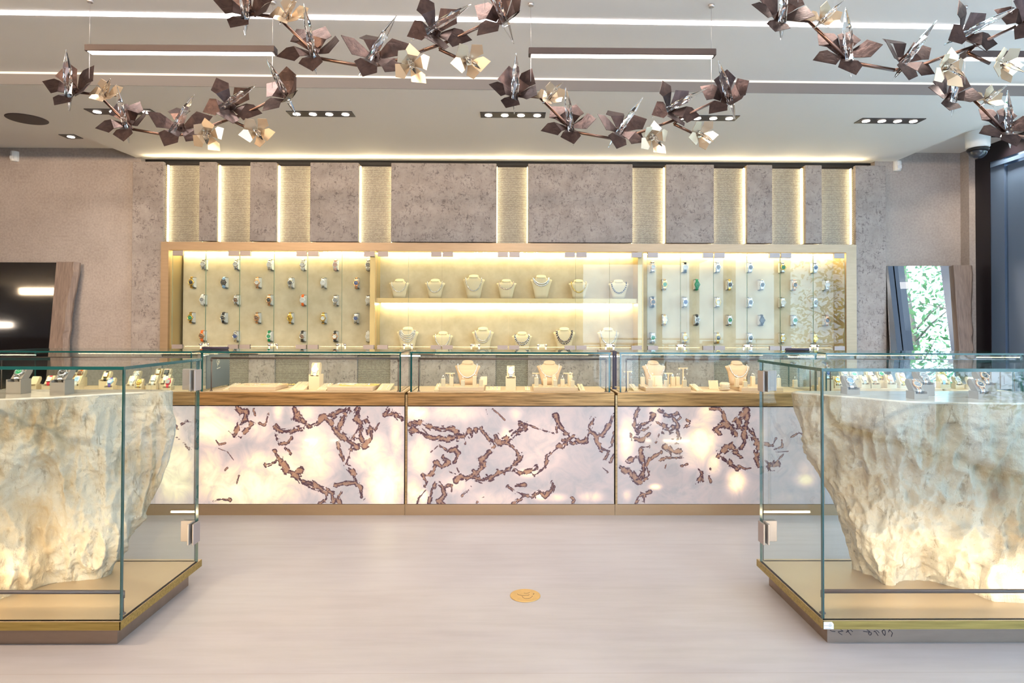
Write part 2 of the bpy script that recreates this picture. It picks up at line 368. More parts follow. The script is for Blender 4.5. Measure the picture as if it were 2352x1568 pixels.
# ================================================================ WALL CABINET
CX0, CX1 = -2.815, 2.885; CZ1 = 1.866; CZ0 = .955; YC = 5.165; YK = 5.37
cab = empty('wall_display_cabinet', (0, YC, CZ0)); tag(cab, 'long brass framed wall display cabinet with glass doors, watches and necklaces inside', 'display cabinet')
def cb(name, lo, hi, mt, parent=cab, ed=None, ax=None, lab=None):
    lo = (lo[0], lo[1] - YC, lo[2] - CZ0); hi = (hi[0], hi[1] - YC, hi[2] - CZ0)
    return MB().box(lo, hi, 0, ed, ax).build(name, mt, parent, lab)
cb('top_frame', (CX0, YC, 1.80), (CX1, YC + .03, CZ1), M['cabframe'])
cb('side_frame', (CX0, YC, CZ0), (CX0 + .063, YC + .03, 1.80), M['cabframe'])
cb('side_frame', (CX1 - .085, YC, CZ0), (CX1, YC + .03, 1.80), M['cabframe'])
cb('bottom_frame', (CX0 + .063, YC, CZ0), (CX1 - .085, YC + .04, .985), M['cabframe'])
cb('top_board', (CX0 + .03, YC + .03, 1.802), (CX1 - .03, 5.40, 1.82), M['gold_side'])
cb('bottom_board', (CX0 + .03, YC + .04, CZ0), (CX1 - .03, 5.40, .975), M['gold_side'])
cb('end_board', (CX0 + .045, YC + .03, .975), (CX0 + .063, 5.40, 1.802), M['gold_side'])
cb('end_board', (CX1 - .085, YC + .03, .975), (CX1 - .067, 5.40, 1.802), M['gold_side'])
DX = [-1.092, 1.105]
for x in DX:
    cb('divider', (x - .022, YC + .006, .975), (x + .022, YK, 1.802), M['gold_side'])
cb('back_panel', (-2.735, YK, .975), (DX[0] - .022, YK + .02, 1.802), M['cabin'])
cb('back_panel', (DX[0] + .022, YK, .975), (DX[1] - .022, YK + .02, 1.802), M['cabin'])
cb('back_panel', (DX[1] + .022, YK, .975), (2.80, YK + .02, 1.802), M['cabin'])
for x0, x1 in ((-2.74, DX[0] - .03), (DX[0] + .03, DX[1] - .03), (DX[1] + .03, 2.79)):
    cb('led_strip', (x0, YK - .035, 1.796), (x1, YK - .010, 1.800), M['led_cab'])
cb('shelf', (DX[0] + .022, YC + .03, 1.377), (DX[1] - .022, YK, 1.415), M['gold_side'], lab='satin gold shelf')
cb('led_strip', (DX[0] + .04, YK - .035, 1.366), (DX[1] - .04, YK - .010, 1.376), M['led_cab'])
leaf = [395, 472, 550, 629, 706, 785, 861]; leafm = [866, 938, 1015, 1092, 1168, 1245, 1322, 1400, 1475]; leafr = [1486, 1563, 1639, 1716, 1792, 1868, 1940]
for row in (leaf, leafm, leafr):
    for i in range(len(row) - 1):
        x0 = PY(row[i], 700, YC - .01).x + .0015; x1 = PY(row[i + 1], 700, YC - .01).x - .0015
        d = cb('glass_door', (x0, YC - .012, .99), (x1, YC - .004, 1.79), [M['glass'], M['glass_edge2']], cab, 1, 1)
        left_h = i % 2 == 0
        hx0 = x0 + .004 if left_h else x1 - .088
        for z0, z1 in ((1.752, 1.792), (.992, 1.03)):
            cb('hinge', (hx0, YC - .020, z0), (hx0 + .084, YC + .004, z1), M['hinge'], d)
        kx = x1 - .03 if left_h else x0 + .03
        kn = MB(); kn.ball((kx, -.026, 1.032 - CZ0), .011, 10, 6).tube([(kx, -.012, 1.032 - CZ0), (kx, -.022, 1.032 - CZ0)], .005).box((min(kx, x1 if left_h else x0), -.018, 1.022 - CZ0), (max(kx, x1 if left_h else x0), -.012, 1.042 - CZ0)).box((kx - .006, -.018, .995 - CZ0), (kx + .006, -.012, 1.03 - CZ0))
        kn.build('handle', M['chrome'], d)

area('lower_wall_fill', (0, 5.10, .945), (math.radians(-28), 0, 0), 5.6, .02, 9, (1, .85, .58))  # added lamp, brightens the lower wall behind the counters
# ================================================================ WATCHES
COL = {'steel': mat('watch_steel', (.72, .72, .72), .22, 1), 'gold': mat('watch_yellow_gold', (.85, .58, .16), .22, 1), 'rose': mat('watch_rose_gold', (.80, .47, .28), .22, 1),
       'black': mat('watch_black', (.02, .02, .022), .35), 'white': mat('watch_white', (.82, .82, .80), .35), 'grey': mat('watch_grey_dial', (.25, .26, .28), .3), 'blue': mat('watch_blue', (.03, .07, .25), .3),
       'green': mat('watch_green', (.0, .26, .10), .35), 'orange': mat('watch_orange_strap', (.85, .16, .02), .5), 'red': mat('watch_red_strap', (.6, .02, .05), .5), 'pink': mat('watch_pink_dial', (.80, .50, .42), .4),
       'brown': mat('watch_brown_leather', (.16, .07, .03), .6), 'lightblue': mat('watch_light_blue', (.28, .47, .72), .4), 'purple': mat('watch_purple_strap', (.12, .08, .38), .5), 'darkgrey': mat('watch_anthracite', (.07, .07, .08), .35)}
NICE = {'rose': 'rose gold', 'gold': 'yellow gold', 'lightblue': 'light blue', 'darkgrey': 'anthracite'}
def nice(c): return NICE.get(c, c)
_wc = {}
def wmesh(part, c1, c2=None):
    key = (part, c1, c2)
    if key in _wc: return _wc[key]
    RX = Matrix.Rotation(PI / 2, 4, 'X')    # z -> -y
    b = MB()
    if part == 'watch_case':
        b.lathe([(.019, 0), (.0205, .002), (.0205, .008), (.019, .0105), (.0155, .0112), (.0155, .009)], 24, M4=RX, caps=False)
        b.lathe([(.0005, 0), (.019, 0)], 24, M4=RX, caps=False)
        for sx in (-1, 1):
            for sz in (-1, 1): b.bbox((sx * .011 - .0025, -.008, sz * .0205 - .004), (sx * .011 + .0025, -.0005, sz * .0205 + .004), .001)
        b.tube([(.020, -.0055, 0), (.0245, -.0055, 0)], .003, 8)
        me = b.mesh('watch_case', COL[c1])
    elif part == 'square_case':
        b.bbox((-.017, -.011, -.021), (.017, 0, .021), .004); b.tube([(.017, -.0055, 0), (.021, -.0055, 0)], .003, 8)
        me = b.mesh('watch_case', COL[c1])
    elif part in ('dial', 'square_dial'):
        if part == 'dial': b.lathe([(.0156, .0088), (.0003, .0092)], 24, M4=RX, caps=False)
        else: b.box((-.013, -.0118, -.017), (.013, -.011, .017))
        mk = 1; y = -.0095 if part == 'dial' else -.0120
        for h in range(12):
            a = h * PI / 6; c_ = Vector((math.sin(a) * .0125, y, math.cos(a) * .0125)); R_ = Matrix.Translation(c_) @ Matrix.Rotation(a, 4, 'Y')
            b.box((-.0007, -.0003, -.0016), (.0007, .0003, .0016), 1, M4=R_)
        for a, L in ((-.9, .0075), (.9, .0105)):
            R_ = Matrix.Translation(Vector((0, y - .0003, 0))) @ Matrix.Rotation(a, 4, 'Y'); b.box((-.0006, -.0002, 0), (.0006, .0002, L), 1, M4=R_)
        me = b.mesh('dial', [COL[c1], COL['white'] if c1 in ('black', 'blue', 'green', 'darkgrey', 'grey', 'brown', 'orange', 'red') else COL['black']])
    else:  # strap: links following the cushion
        link = c1 in ('steel', 'gold', 'rose', 'white'); seg = 7
        for sz in (-1, 1):
            for i in range(seg):
                t0 = i / seg; t1 = (i + (.86 if link else 1.0)) / seg
                def pt(t): return (.0005 + .022 * t * t * t * 1.1, sz * (.0205 + .0255 * math.sin(min(t, 1) * 1.35)))
                w0 = .0098 - .002 * t0; w1 = .0098 - .002 * t1; (y0, z0), (y1, z1) = pt(t0), pt(t1); th = .003
                pr_ = [[(-w0, y0 - th, z0), (w0, y0 - th, z0), (w0, y0, z0), (-w0, y0, z0)], [(-w1, y1 - th, z1), (w1, y1 - th, z1), (w1, y1, z1), (-w1, y1, z1)]]
                if sz < 0: pr_ = pr_[::-1]
                b.loft(pr_, smooth=False)
                if link and c2 and c2 != c1:
                    pr2 = [[(-w0 * .4, y0 - th - .0004, z0), (w0 * .4, y0 - th - .0004, z0), (w0 * .4, y0, z0), (-w0 * .4, y0, z0)], [(-w1 * .4, y1 - th - .0004, z1), (w1 * .4, y1 - th - .0004, z1), (w1 * .4, y1, z1), (-w1 * .4, y1, z1)]]
                    if sz < 0: pr2 = pr2[::-1]
                    b.loft(pr2, mi=1, smooth=False)
        me = b.mesh('strap', [COL[c1], COL[c2 or c1]])
    _wc[key] = me; return me
def watch(loc, case, dial, strap, strap2=None, rot=(0, 0, 0), square=False, sc=1.0, parent=None):
    r = empty('wristwatch', loc, rot); r.scale = (sc,) * 3
    add('watch_case', wmesh('square_case' if square else 'watch_case', case), r)
    add('dial', wmesh('square_dial' if square else 'dial', dial), r)
    add('strap', wmesh('strap', strap, strap2), r)
    return r
def hold_mesh():
    b = MB(); n = 10; prof = []
    for k in range(n): a = -PI / 2 + PI * k / (n - 1); prof.append((-.030 - .022 * math.cos(a), .041 * math.sin(a) if abs(math.sin(a)) < .99 else .041 * math.sin(a)))
    prof = [(0, -.041)] + prof + [(0, .041)]
    b.loft([[(-.0185, y, z) for y, z in prof], [(.0185, y, z) for y, z in prof]], smooth=False)
    return b.mesh('watch_holder', M['white'])
HM = hold_mesh()
HB = MB().box((-.0175, -.040, -.0445), (.0175, -.001, -.0412)).box((-.0175, -.040, .0412), (.0175, -.001, .0435)).mesh('holder_clip', M['black'])
rowsL = [[('steel', 'white', 'steel')] * 2 + [('white', 'white', 'steel'), ('steel', 'white', 'white'), ('white', 'pink', 'pink'), ('steel', 'grey', 'white')],
 [('gold', 'black', 'gold'), ('darkgrey', 'black', 'lightblue'), ('rose', 'white', 'rose'), ('steel', 'darkgrey', 'steel'), ('white', 'white', 'steel'), ('rose', 'blue', 'rose')],
 [('white', 'grey', 'white'), ('steel', 'brown', 'steel'), ('rose', 'black', 'rose'), ('white', 'white', 'orange'), ('steel', 'grey', 'steel'), ('white', 'white', 'steel')],
 [('gold', 'green', 'gold'), ('steel', 'black', 'black'), ('rose', 'brown', 'rose'), ('gold', 'gold', 'gold'), ('gold', 'white', 'gold'), ('steel', 'blue', 'steel')],
 [('rose', 'brown', 'orange'), ('steel', 'blue', 'steel'), ('white', 'green', 'green'), ('steel', 'brown', 'black'), ('rose', 'white', 'black'), ('white', 'white', 'white')]]
rowsR = [[('rose', 'white', 'steel'), ('white', 'white', 'black'), ('steel', 'grey', 'steel'), ('steel', 'darkgrey', 'steel'), ('gold', 'green', 'steel'), ('steel', 'blue', 'steel')],
 [('gold', 'green', 'gold'), ('green', 'green', 'green'), ('steel', 'darkgrey', 'gold'), ('steel', 'black', 'steel'), ('rose', 'darkgrey', 'rose'), ('steel', 'white', 'steel')],
 [('rose', 'black', 'black'), ('steel', 'blue', 'steel'), ('gold', 'white', 'steel'), ('steel', 'darkgrey', 'steel'), ('white', 'white', 'steel'), ('steel', 'grey', 'steel')],
 [('steel', 'gold', 'gold'), ('steel', 'grey', 'black'), ('steel', 'green', 'steel'), ('darkgrey', 'black', 'black'), ('steel', 'green', 'steel'), ('rose', 'black', 'rose')],
 [('steel', 'green', 'steel'), ('gold', 'white', 'gold'), ('gold', 'black', 'gold'), ('steel', 'black', 'steel'), ('gold', 'white', 'steel'), ('gold', 'gold', 'gold')]]
pxL = [[468, 543, 620, 696, 771, 846], [441, 515, 592, 668, 743, 819], [466, 543, 619, 696, 771, 846], [439, 514, 591, 667, 743, 818], [465, 542, 619, 695, 770, 846]]
pyL = [608, 649, 689, 730, 772]
pxR = [[1499, 1573, 1648, 1722, 1797, 1871], [1526, 1600, 1675, 1749, 1824, 1898], [1499, 1573, 1648, 1722, 1797, 1871], [1526, 1600, 1675, 1749, 1824, 1898], [1499, 1573, 1648, 1722, 1797, 1871]]
pyR = [614, 654, 694, 735, 776]
ROWN = ['top', 'second', 'middle', 'fourth', 'bottom']
for side, rows, pxs, pys in (('dark', rowsL, pxL, pyL), ('bright', rowsR, pxR, pyR)):
    for i in range(5):
        for j in range(6):
            p = PY(pxs[i][j], pys[i] + (j - 2.5) * .3, YK - .04)
            cs, dl, sr = rows[i][j]
            h = empty('watch_holder', (p.x, YK, p.z)); add('cushion', HM, h); add('clip', HB, h)
            tag(h, 'watch holder, %s row, %s from the %s mirror' % (ROWN[i], ORD[j if side == 'dark' else 5 - j], side), 'watch holder', 'watch holders in the case near the %s mirror' % side)
            wt = watch((p.x, YK - .0515, p.z), cs, dl, sr, sc=1.1)
            tag(wt, '%s wall watch, %s dial, %s row, %s from the %s mirror' % (nice(cs), nice(dl), ROWN[i], ORD[j if side == 'dark' else 5 - j], side), 'watch', 'wall watches nearer the %s mirror' % side)

# ================================================================ JEWELLERY DISPLAYS
def bust_mesh(w=.18, h=.185, mt=None):
    b = MB(); n = 28
    def ring(hw, hd, y, z, dz=0, pw=.6):
        out = []
        for k in range(n):
            a = 2 * PI * k / n; cx, sy = math.cos(a), math.sin(a)
            xx = hw * math.copysign(abs(cx) ** pw, cx); yy = y + hd * math.copysign(abs(sy) ** .8, sy)
            out.append((xx, yy, z + dz * (yy - y) / max(hd, 1e-4)))
        return out
    W = w / 2
    prof = [(.60, .020, 0, 0), (.66, .021, -.002, .2), (.74, .022, -.005, .4), (.84, .023, -.009, .6), (.95, .023, -.006, .74), (1.0, .021, 0, .81), (.93, .020, .004, .84), (.62, .021, .006, .87), (.46, .022, .006, .93)]
    rs = [ring(W * a, c_, y, h * z) for a, c_, y, z in prof]
    rs.append(ring(W * .44, .024, .004, h * .985, .012, .9)); rs.append(ring(W * .42, .022, .004, h * .995, .012, .9))
    b.loft(rs); return b.mesh('bust', mt)
BM1 = bust_mesh(.183, .192, M['busts']); BM2 = bust_mesh(.17, .155, M['busts']); BM3 = bust_mesh(.170, .150, M['peach'])
SIL = mat('diamond_silver', (.85, .85, .86), .15, .9); GLD = mat('yellow_gold_chain', (.9, .68, .25), .2, 1); TWO = mat('rose_silver_links', (.75, .62, .55), .2, 1); BLK = mat('dark_stone_beads', (.12, .12, .13), .2, .7)
def necklace(w, h, drop, beads, r, mt, strands=1, hw=.30, alt=None, drop2=None):
    b = MB()
    for s_ in range(strands):
        dr = drop - s_ * (drop2 or .018); hh = hw * w * (1 - .1 * s_)
        for k in range(beads):
            t = -1 + 2 * k / (beads - 1); x = math.sin(t * PI / 2) * hh * (1 + .10 * math.cos(t * PI / 2)); z = h * .90 - dr * (math.cos(t * PI / 2) ** 1.25)
            zr = z / h; y = -.026 - .006 * max(0, min(1, (.85 - zr) / .2)) if zr < .86 else -.022 + .02 * (zr - .86) / .04
            if abs(x) > .26 * w and zr > .84: y = -.012
            rr = r * (1.15 if k % 2 else .85)
            b.ball((x, y - .0015 * s_, z), rr, 6, 4, mi=1 if (alt and k % 2) else 0, sq=(1, .7, 1.15))
    return b.mesh('necklace', [mt, alt or mt])
wallb = [  # px, base py, size, strands, kind, words
 (917, 683, 2, 1, SIL, .0032, .085, 'thin white necklace', 'upper', None), (999, 683, 2, 1, SIL, .0042, .088, 'thick white tennis necklace', 'upper', None), (1088, 683, 1, 1, SIL, .0042, .110, 'long graduated white necklace', 'upper', None),
 (1163, 684, 2, 1, TWO, .0042, .062, 'short silver bead necklace', 'upper', None), (1243, 684, 1, 2, SIL, .0055, .066, 'heavy wide silver link collar', 'upper', None), (1329, 684, 2, 1, GLD, .0050, .085, 'yellow gold link necklace', 'upper', None), (1421, 684, 2, 1, TWO, .0052, .090, 'two tone silver curb chain', 'upper', BLK),
 (936, 802, 1, 4, SIL, .0036, .095, 'four row white necklace', 'lower', None), (1017, 802, 2, 1, SIL, .0048, .098, 'long white pearl chain', 'lower', None), (1109, 802, 1, 2, SIL, .0036, .102, 'double strand fine necklace', 'lower', None), (1199, 802, 2, 2, BLK, .0048, .085, 'double row necklace of dark and silver links', 'lower', SIL), (1296, 803, 1, 2, TWO, .0052, .108, 'double silver curb link necklace', 'lower', BLK), (1397, 803, 1, 1, SIL, .0052, .108, 'thick silver cuban chain', 'lower', None)]
for px, py, sz, ns, mt, r, dr, words, tier, alt in wallb:
    zz = 1.4155 if tier == 'upper' else .9755; x = PY(px, py, 5.28).x
    w_, h_ = (.183, .192) if sz == 1 else (.17, .155)
    b_ = add('necklace_bust', BM1 if sz == 1 else BM2, None, (x, 5.285, zz), (0, 0, rnd.uniform(-.05, .05)))
    tag(b_, '%s cream linen bust wearing the %s, %s shelf' % ('tall' if sz == 1 else 'short', words, tier), 'necklace bust', 'necklace busts on the %s shelf' % tier)
    n_ = add('necklace', necklace(w_, h_, dr, 44 if r < .004 else 34, r, mt, ns, .36, alt), None, b_.location, b_.rotation_euler)
    tag(n_, '%s on a bust, %s wall case shelf' % (words, tier), 'necklace', 'necklaces on the %s shelf' % tier)

# ================================================================ COUNTERS
SE = [-3.27, -1.9465, -.632, .691, 2.0015, 3.32]
YF = 3.985; ZB0, ZB1, ZT = .688, .770, 1.015; YCB = 4.38
def seg(pts, sc, ox, oy): return [(ox + x / sc, oy + y / sc) for x, y in pts]
V = {1: [], 2: [], 3: [], 4: [], 5: []}
def vv(k, sc, ox, oy, txt):
    for part in txt.split(';'):
        part = part.strip()
        if not part: continue
        pts, w_ = part.split('w'); pts = [tuple(map(float, q.split(','))) for q in pts.split()]
        V[k].append((seg(pts, sc, ox, oy), float(w_) / sc))
vv(1, 3.794, 380, 900, '20,160 60,250 110,330 w12;130,290 180,250 230,260 w10;90,390 160,440 210,510 w8;-300,200 -250,330 -180,400 w18;-400,300 -300,320 -220,260 w14')
vv(2, 3.794, 380, 900, '620,130 660,180 700,170 690,240 640,300 600,380 w18;700,240 760,280 650,380 w14;770,150 780,200 w8;900,190 880,250 860,290 820,270 w8;1130,140 1140,220 1200,250 1260,290 1330,260 1380,210 1450,200 1540,160 1600,150 w22;1400,230 1440,270 1470,330 1520,370 1560,400 1620,440 1670,480 w20;1600,150 1560,200 1530,260 1520,330 w20;1690,150 1660,240 1700,270 w24;1700,270 1660,360 1610,420 w10;1740,240 1790,320 1800,400 1740,470 w22;1700,290 1690,380 1720,430 w18;1870,260 1830,320 w10;1950,150 1920,200 1990,190 2060,230 w16;950,300 1000,340 1080,350 1190,310 w16;960,380 990,450 1070,440 1090,400 w14;950,520 990,580 950,620 880,630 w14;1050,490 1090,540 w12;1000,600 1060,680 1120,700 1180,680 w22;1120,710 1180,770 1260,800 1330,830 1410,860 1460,880 w20;1410,860 1400,930 1350,970 w14;1530,860 1500,930 1520,975 w14;1450,880 1460,960 w16;1600,660 1650,720 1660,790 1700,830 1710,910 w16;1660,790 1560,800 1480,810 w14;1500,440 1540,560 1570,630 w12;1620,470 1600,560 1570,630 w10;440,420 470,460 520,445 w6;430,950 490,930 560,940 w12;540,660 520,680 w6;640,730 620,800 w6;550,340 600,385 w5;460,490 540,520 600,600 w3')
vv(3, 4.356, 900, 900, '190,310 280,310 380,350 480,365 600,370 670,395 w20;190,380 300,410 400,460 520,470 640,460 720,440 w22;300,360 360,420 400,470 w8;720,440 735,520 w8;720,410 740,430 w10;770,390 790,430 w26;840,380 842,400 w18;890,360 940,430 980,490 w16;1000,480 1030,540 960,620 890,690 930,730 w22;1280,330 1350,340 1200,420 1130,500 1060,500 1040,440 w24;1340,320 1450,360 1530,390 1620,410 w10;1130,510 1200,540 1250,590 1275,640 w12;1275,640 1240,710 1180,770 1090,800 980,860 900,880 820,850 740,870 690,840 640,880 w22;890,700 900,760 840,830 820,790 w18;1240,770 1300,810 1400,790 1450,760 w24;1430,830 1530,760 1560,650 1620,590 1670,540 w16;1640,230 1660,300 1700,370 1750,410 w20;1650,320 1650,400 w10;1670,540 1720,560 1760,480 1820,450 1880,500 1940,490 1970,390 2010,270 w18;1720,480 1850,520 w14;1970,380 2050,450 2110,430 2190,310 2220,240 w18;2050,480 2110,570 2170,590 2120,680 w16;2220,400 2200,540 2170,560 w8;2220,620 2190,700 w12;2100,750 2160,800 w8;590,580 640,570 670,620 630,700 w22;520,650 570,700 500,760 450,700 w18;430,700 420,780 370,840 310,830 350,900 330,940 w16;440,900 400,980 370,1110 w14;340,980 270,1060 250,1120 w10;470,900 520,960 570,930 w16;520,960 530,1030 470,1090 520,1120 w18;600,930 600,1000 w8;1240,940 1320,930 w16;1170,950 1250,1000 1330,1030 1400,1050 1480,1000 1530,1050 1600,980 1610,920 w16;1320,1040 1220,1115 w14;700,1040 750,1000 790,950 w8;850,1110 870,1070 920,1050 w6;1790,1050 1830,1080 1800,1120 w8;480,540 540,570 w12;390,600 460,540 w6;940,170 960,240 w4;1010,170 1090,240 1130,280 w6;580,800 640,820 w8;650,760 670,800 w8')
vv(4, 4.704, 1400, 900, '310,170 280,260 265,370 300,430 w16;300,430 340,350 440,310 470,250 w22;300,430 400,400 450,350 w10;270,500 340,520 430,450 w18;230,450 240,520 w10;500,320 550,350 w8;540,190 570,210 w20;600,250 680,240 720,220 w26;600,350 580,400 650,420 740,380 w26;740,300 760,280 w10;690,380 740,440 740,520 680,530 w24;680,260 740,360 w14;840,300 870,340 800,390 w12;500,540 530,460 w8;1080,180 1200,180 1240,270 1270,330 w14;1270,330 1170,380 1140,400 1190,450 w20;1330,320 1380,270 w8;1260,360 1330,400 1360,460 w34;1480,190 1440,260 1400,300 1400,380 1480,390 1490,250 w26;1440,440 1470,540 1430,590 w26;1500,390 1560,480 1610,590 1580,700 1610,790 w22;1170,690 1250,610 1320,570 1350,600 w26;1200,690 1290,770 1380,830 w22;1340,660 1420,690 w18;1400,800 1470,830 1530,820 w10;340,600 420,590 w10;340,620 320,680 350,780 370,860 330,960 w26;200,750 290,700 w20;110,820 200,850 280,930 330,970 w26;370,960 430,900 400,800 440,720 560,650 w12;600,590 680,640 780,640 w22;530,740 620,710 800,710 w12;780,800 840,780 w12;610,780 600,820 w6;960,830 1000,880 960,980 w14;1000,900 1010,960 w12;1090,830 1070,920 1100,975 w10;280,1190 330,1110 380,1100 440,1080 w14;380,1100 370,1200 w14;330,1080 360,1090 w6;1680,560 1760,580 1800,500 w12;1780,620 1870,590 1860,520 w8;1800,650 1930,640 w5;1800,760 1880,670 w8;1700,760 1740,800 1800,790 w34;1960,490 2050,440 2090,460 w8')
vv(5, 1, 0, 0, '1920,980 1960,1010 2010,1000 2060,1040 w4;2100,960 2140,1050 2200,1080 w4')
GL = {1: [(400, 1080, 48, 70, 1), (395, 990, 25, 50, .6), (250, 1050, 90, 60, .8)],
 2: [(490, 985, 50, 35, 1), (480, 950, 30, 18, .8), (575, 1120, 110, 45, 1), (650, 1080, 70, 45, .85), (722, 1050, 42, 70, .85), (885, 1110, 40, 55, 1.3), (850, 1040, 45, 40, .8), (590, 1060, 30, 30, .8), (700, 945, 28, 20, .6), (480, 1090, 30, 60, .8), (910, 1000, 14, 50, .8), (540, 1100, 40, 40, .7), (640, 940, 10, 25, .8), (590, 985, 30, 28, .5)],
 3: [(955, 948, 28, 16, 1.1), (1045, 948, 55, 18, .6), (965, 1048, 24, 42, .8), (950, 1130, 18, 32, .9), (972, 1140, 10, 16, 1.2), (1160, 1000, 12, 16, .8), (1215, 1085, 22, 10, .8), (1240, 1025, 60, 55, .35), (1243, 1138, 14, 9, 1.1), (1050, 1112, 30, 20, .5), (1130, 1145, 60, 16, .4), (1185, 950, 12, 14, .6), (1280, 1142, 20, 8, .6), (1360, 1140, 24, 10, .6)],
 4: [(1440, 1005, 16, 45, 1), (1612, 1012, 30, 45, 1.05), (1622, 950, 22, 28, .7), (1638, 1062, 16, 24, .8), (1690, 1105, 20, 24, 1.05), (1850, 1100, 20, 14, .8), (1505, 1118, 12, 6, 1.2), (1505, 950, 14, 30, .6), (1440, 1138, 9, 12, .6), (1590, 1040, 20, 30, .6), (1850, 1082, 16, 22, .35)],
 5: [(2000, 1060, 60, 40, .5)]}
m = M['onyx'] = mat('backlit_onyx', (.8, .75, .75), .12, spec=.5, coat=.3)
av = nd(m, 'ShaderNodeAttribute'); av.attribute_name = 'vein'; ag = nd(m, 'ShaderNodeAttribute'); ag.attribute_name = 'glow'
p = geo(m); nA = noi(m, p, 22, 6, .65, .6); nB = noi(m, p, 70, 4, .6); nC = noi(m, p, 8, 5, .6, 1.2)
vr = nd(m, 'ShaderNodeTexVoronoi'); vr.inputs['Scale'].default_value = 34; vr.inputs['Randomness'].default_value = 1
wv_ = nd(m, 'ShaderNodeVectorMath'); wv_.operation = 'MULTIPLY_ADD'; nCol = nd(m, 'ShaderNodeTexNoise'); nCol.inputs['Scale'].default_value = 30; nCol.inputs['Detail'].default_value = 4; lk(m, p, nCol.inputs['Vector'])
lk(m, nCol.outputs['Color'], wv_.inputs[0]); wv_.inputs[1].default_value = (.03, .03, .03); lk(m, p, wv_.inputs[2]); lk(m, wv_.outputs[0], vr.inputs['Vector'])
vs_ = nd(m, 'ShaderNodeSeparateColor'); lk(m, vr.outputs['Color'], vs_.inputs[0])
v = mth(m, 'ADD', av.outputs['Fac'], mth(m, 'MULTIPLY', mth(m, 'SUBTRACT', nA, .5), 2.2)); v = mth(m, 'ADD', v, mth(m, 'MULTIPLY', mth(m, 'SUBTRACT', nC, .5), 2.0))
v = mth(m, 'ADD', v, mth(m, 'MULTIPLY', mth(m, 'SUBTRACT', vs_.outputs[0], .5), 1.5)); v = mth(m, 'ADD', v, mth(m, 'MULTIPLY', mth(m, 'SUBTRACT', nB, .5), .6))
edge_ = nd(m, 'ShaderNodeTexVoronoi'); edge_.feature = 'DISTANCE_TO_EDGE'; edge_.inputs['Scale'].default_value = 34; lk(m, wv_.outputs[0], edge_.inputs['Vector'])
crk = ramp(m, edge_.outputs['Distance'], ((.0, (1,) * 3), (.05, (0,) * 3)))
msk = ramp(m, v, ((.0, (1,) * 3), (.93, (1,) * 3), (1.0, (0,) * 3)))
inner = mixc(m, ramp(m, v, ((-.0, (0,) * 3), (.5, (1,) * 3))), (.33, .20, .15), (.075, .04, .06))
inner = mixc(m, mth(m, 'MULTIPLY', crk, .35), inner, (.07, .04, .06)); inner = mixc(m, ramp(m, nB, ((.55, (0,) * 3), (.68, (.6,) * 3))), inner, (.45, .33, .28))
pale = ramp(m, nC, ((.3, (.38, .385, .43)), (.5, (.47, .44, .47)), (.65, (.53, .47, .49))))
th1 = nd(m, 'ShaderNodeTexNoise'); th1.noise_type = 'RIDGED_MULTIFRACTAL'; th1.inputs['Scale'].default_value = 7; th1.inputs['Detail'].default_value = 6; th1.inputs['Distortion'].default_value = .8; lk(m, p, th1.inputs['Vector'])
pale = mixc(m, ramp(m, th1.outputs['Fac'], ((.86, (0,) * 3), (1., (.45,) * 3))), pale, (.50, .38, .38))
gm = mth(m, 'MULTIPLY', ag.outputs['Fac'], mth(m, 'ADD', mth(m, 'MULTIPLY', nC, 1.5), .3)); gm = mth(m, 'MINIMUM', gm, 1.35)
gcol = ramp(m, gm, ((.0, (.9, .58, .5)), (.35, (1, .60, .40)), (.7, (1, .72, .28)), (1., (1, .82, .40))))
stone = mixc(m, msk, pale, inner)
lk(m, stone, B(m).inputs['Base Color'])
em_l = mixc(m, 1., gcol, stone, 'MULTIPLY'); em_l = mixc(m, .5, gcol, em_l)
lk(m, mixc(m, msk, gcol, mixc(m, 1., mixc(m, 1., gcol, inner, 'MULTIPLY'), (.6, .6, .6), 'MULTIPLY')), B(m).inputs['Emission Color'])
lk(m, mth(m, 'ADD', .02, mth(m, 'MULTIPLY', gm, .70)), B(m).inputs['Emission Strength'])

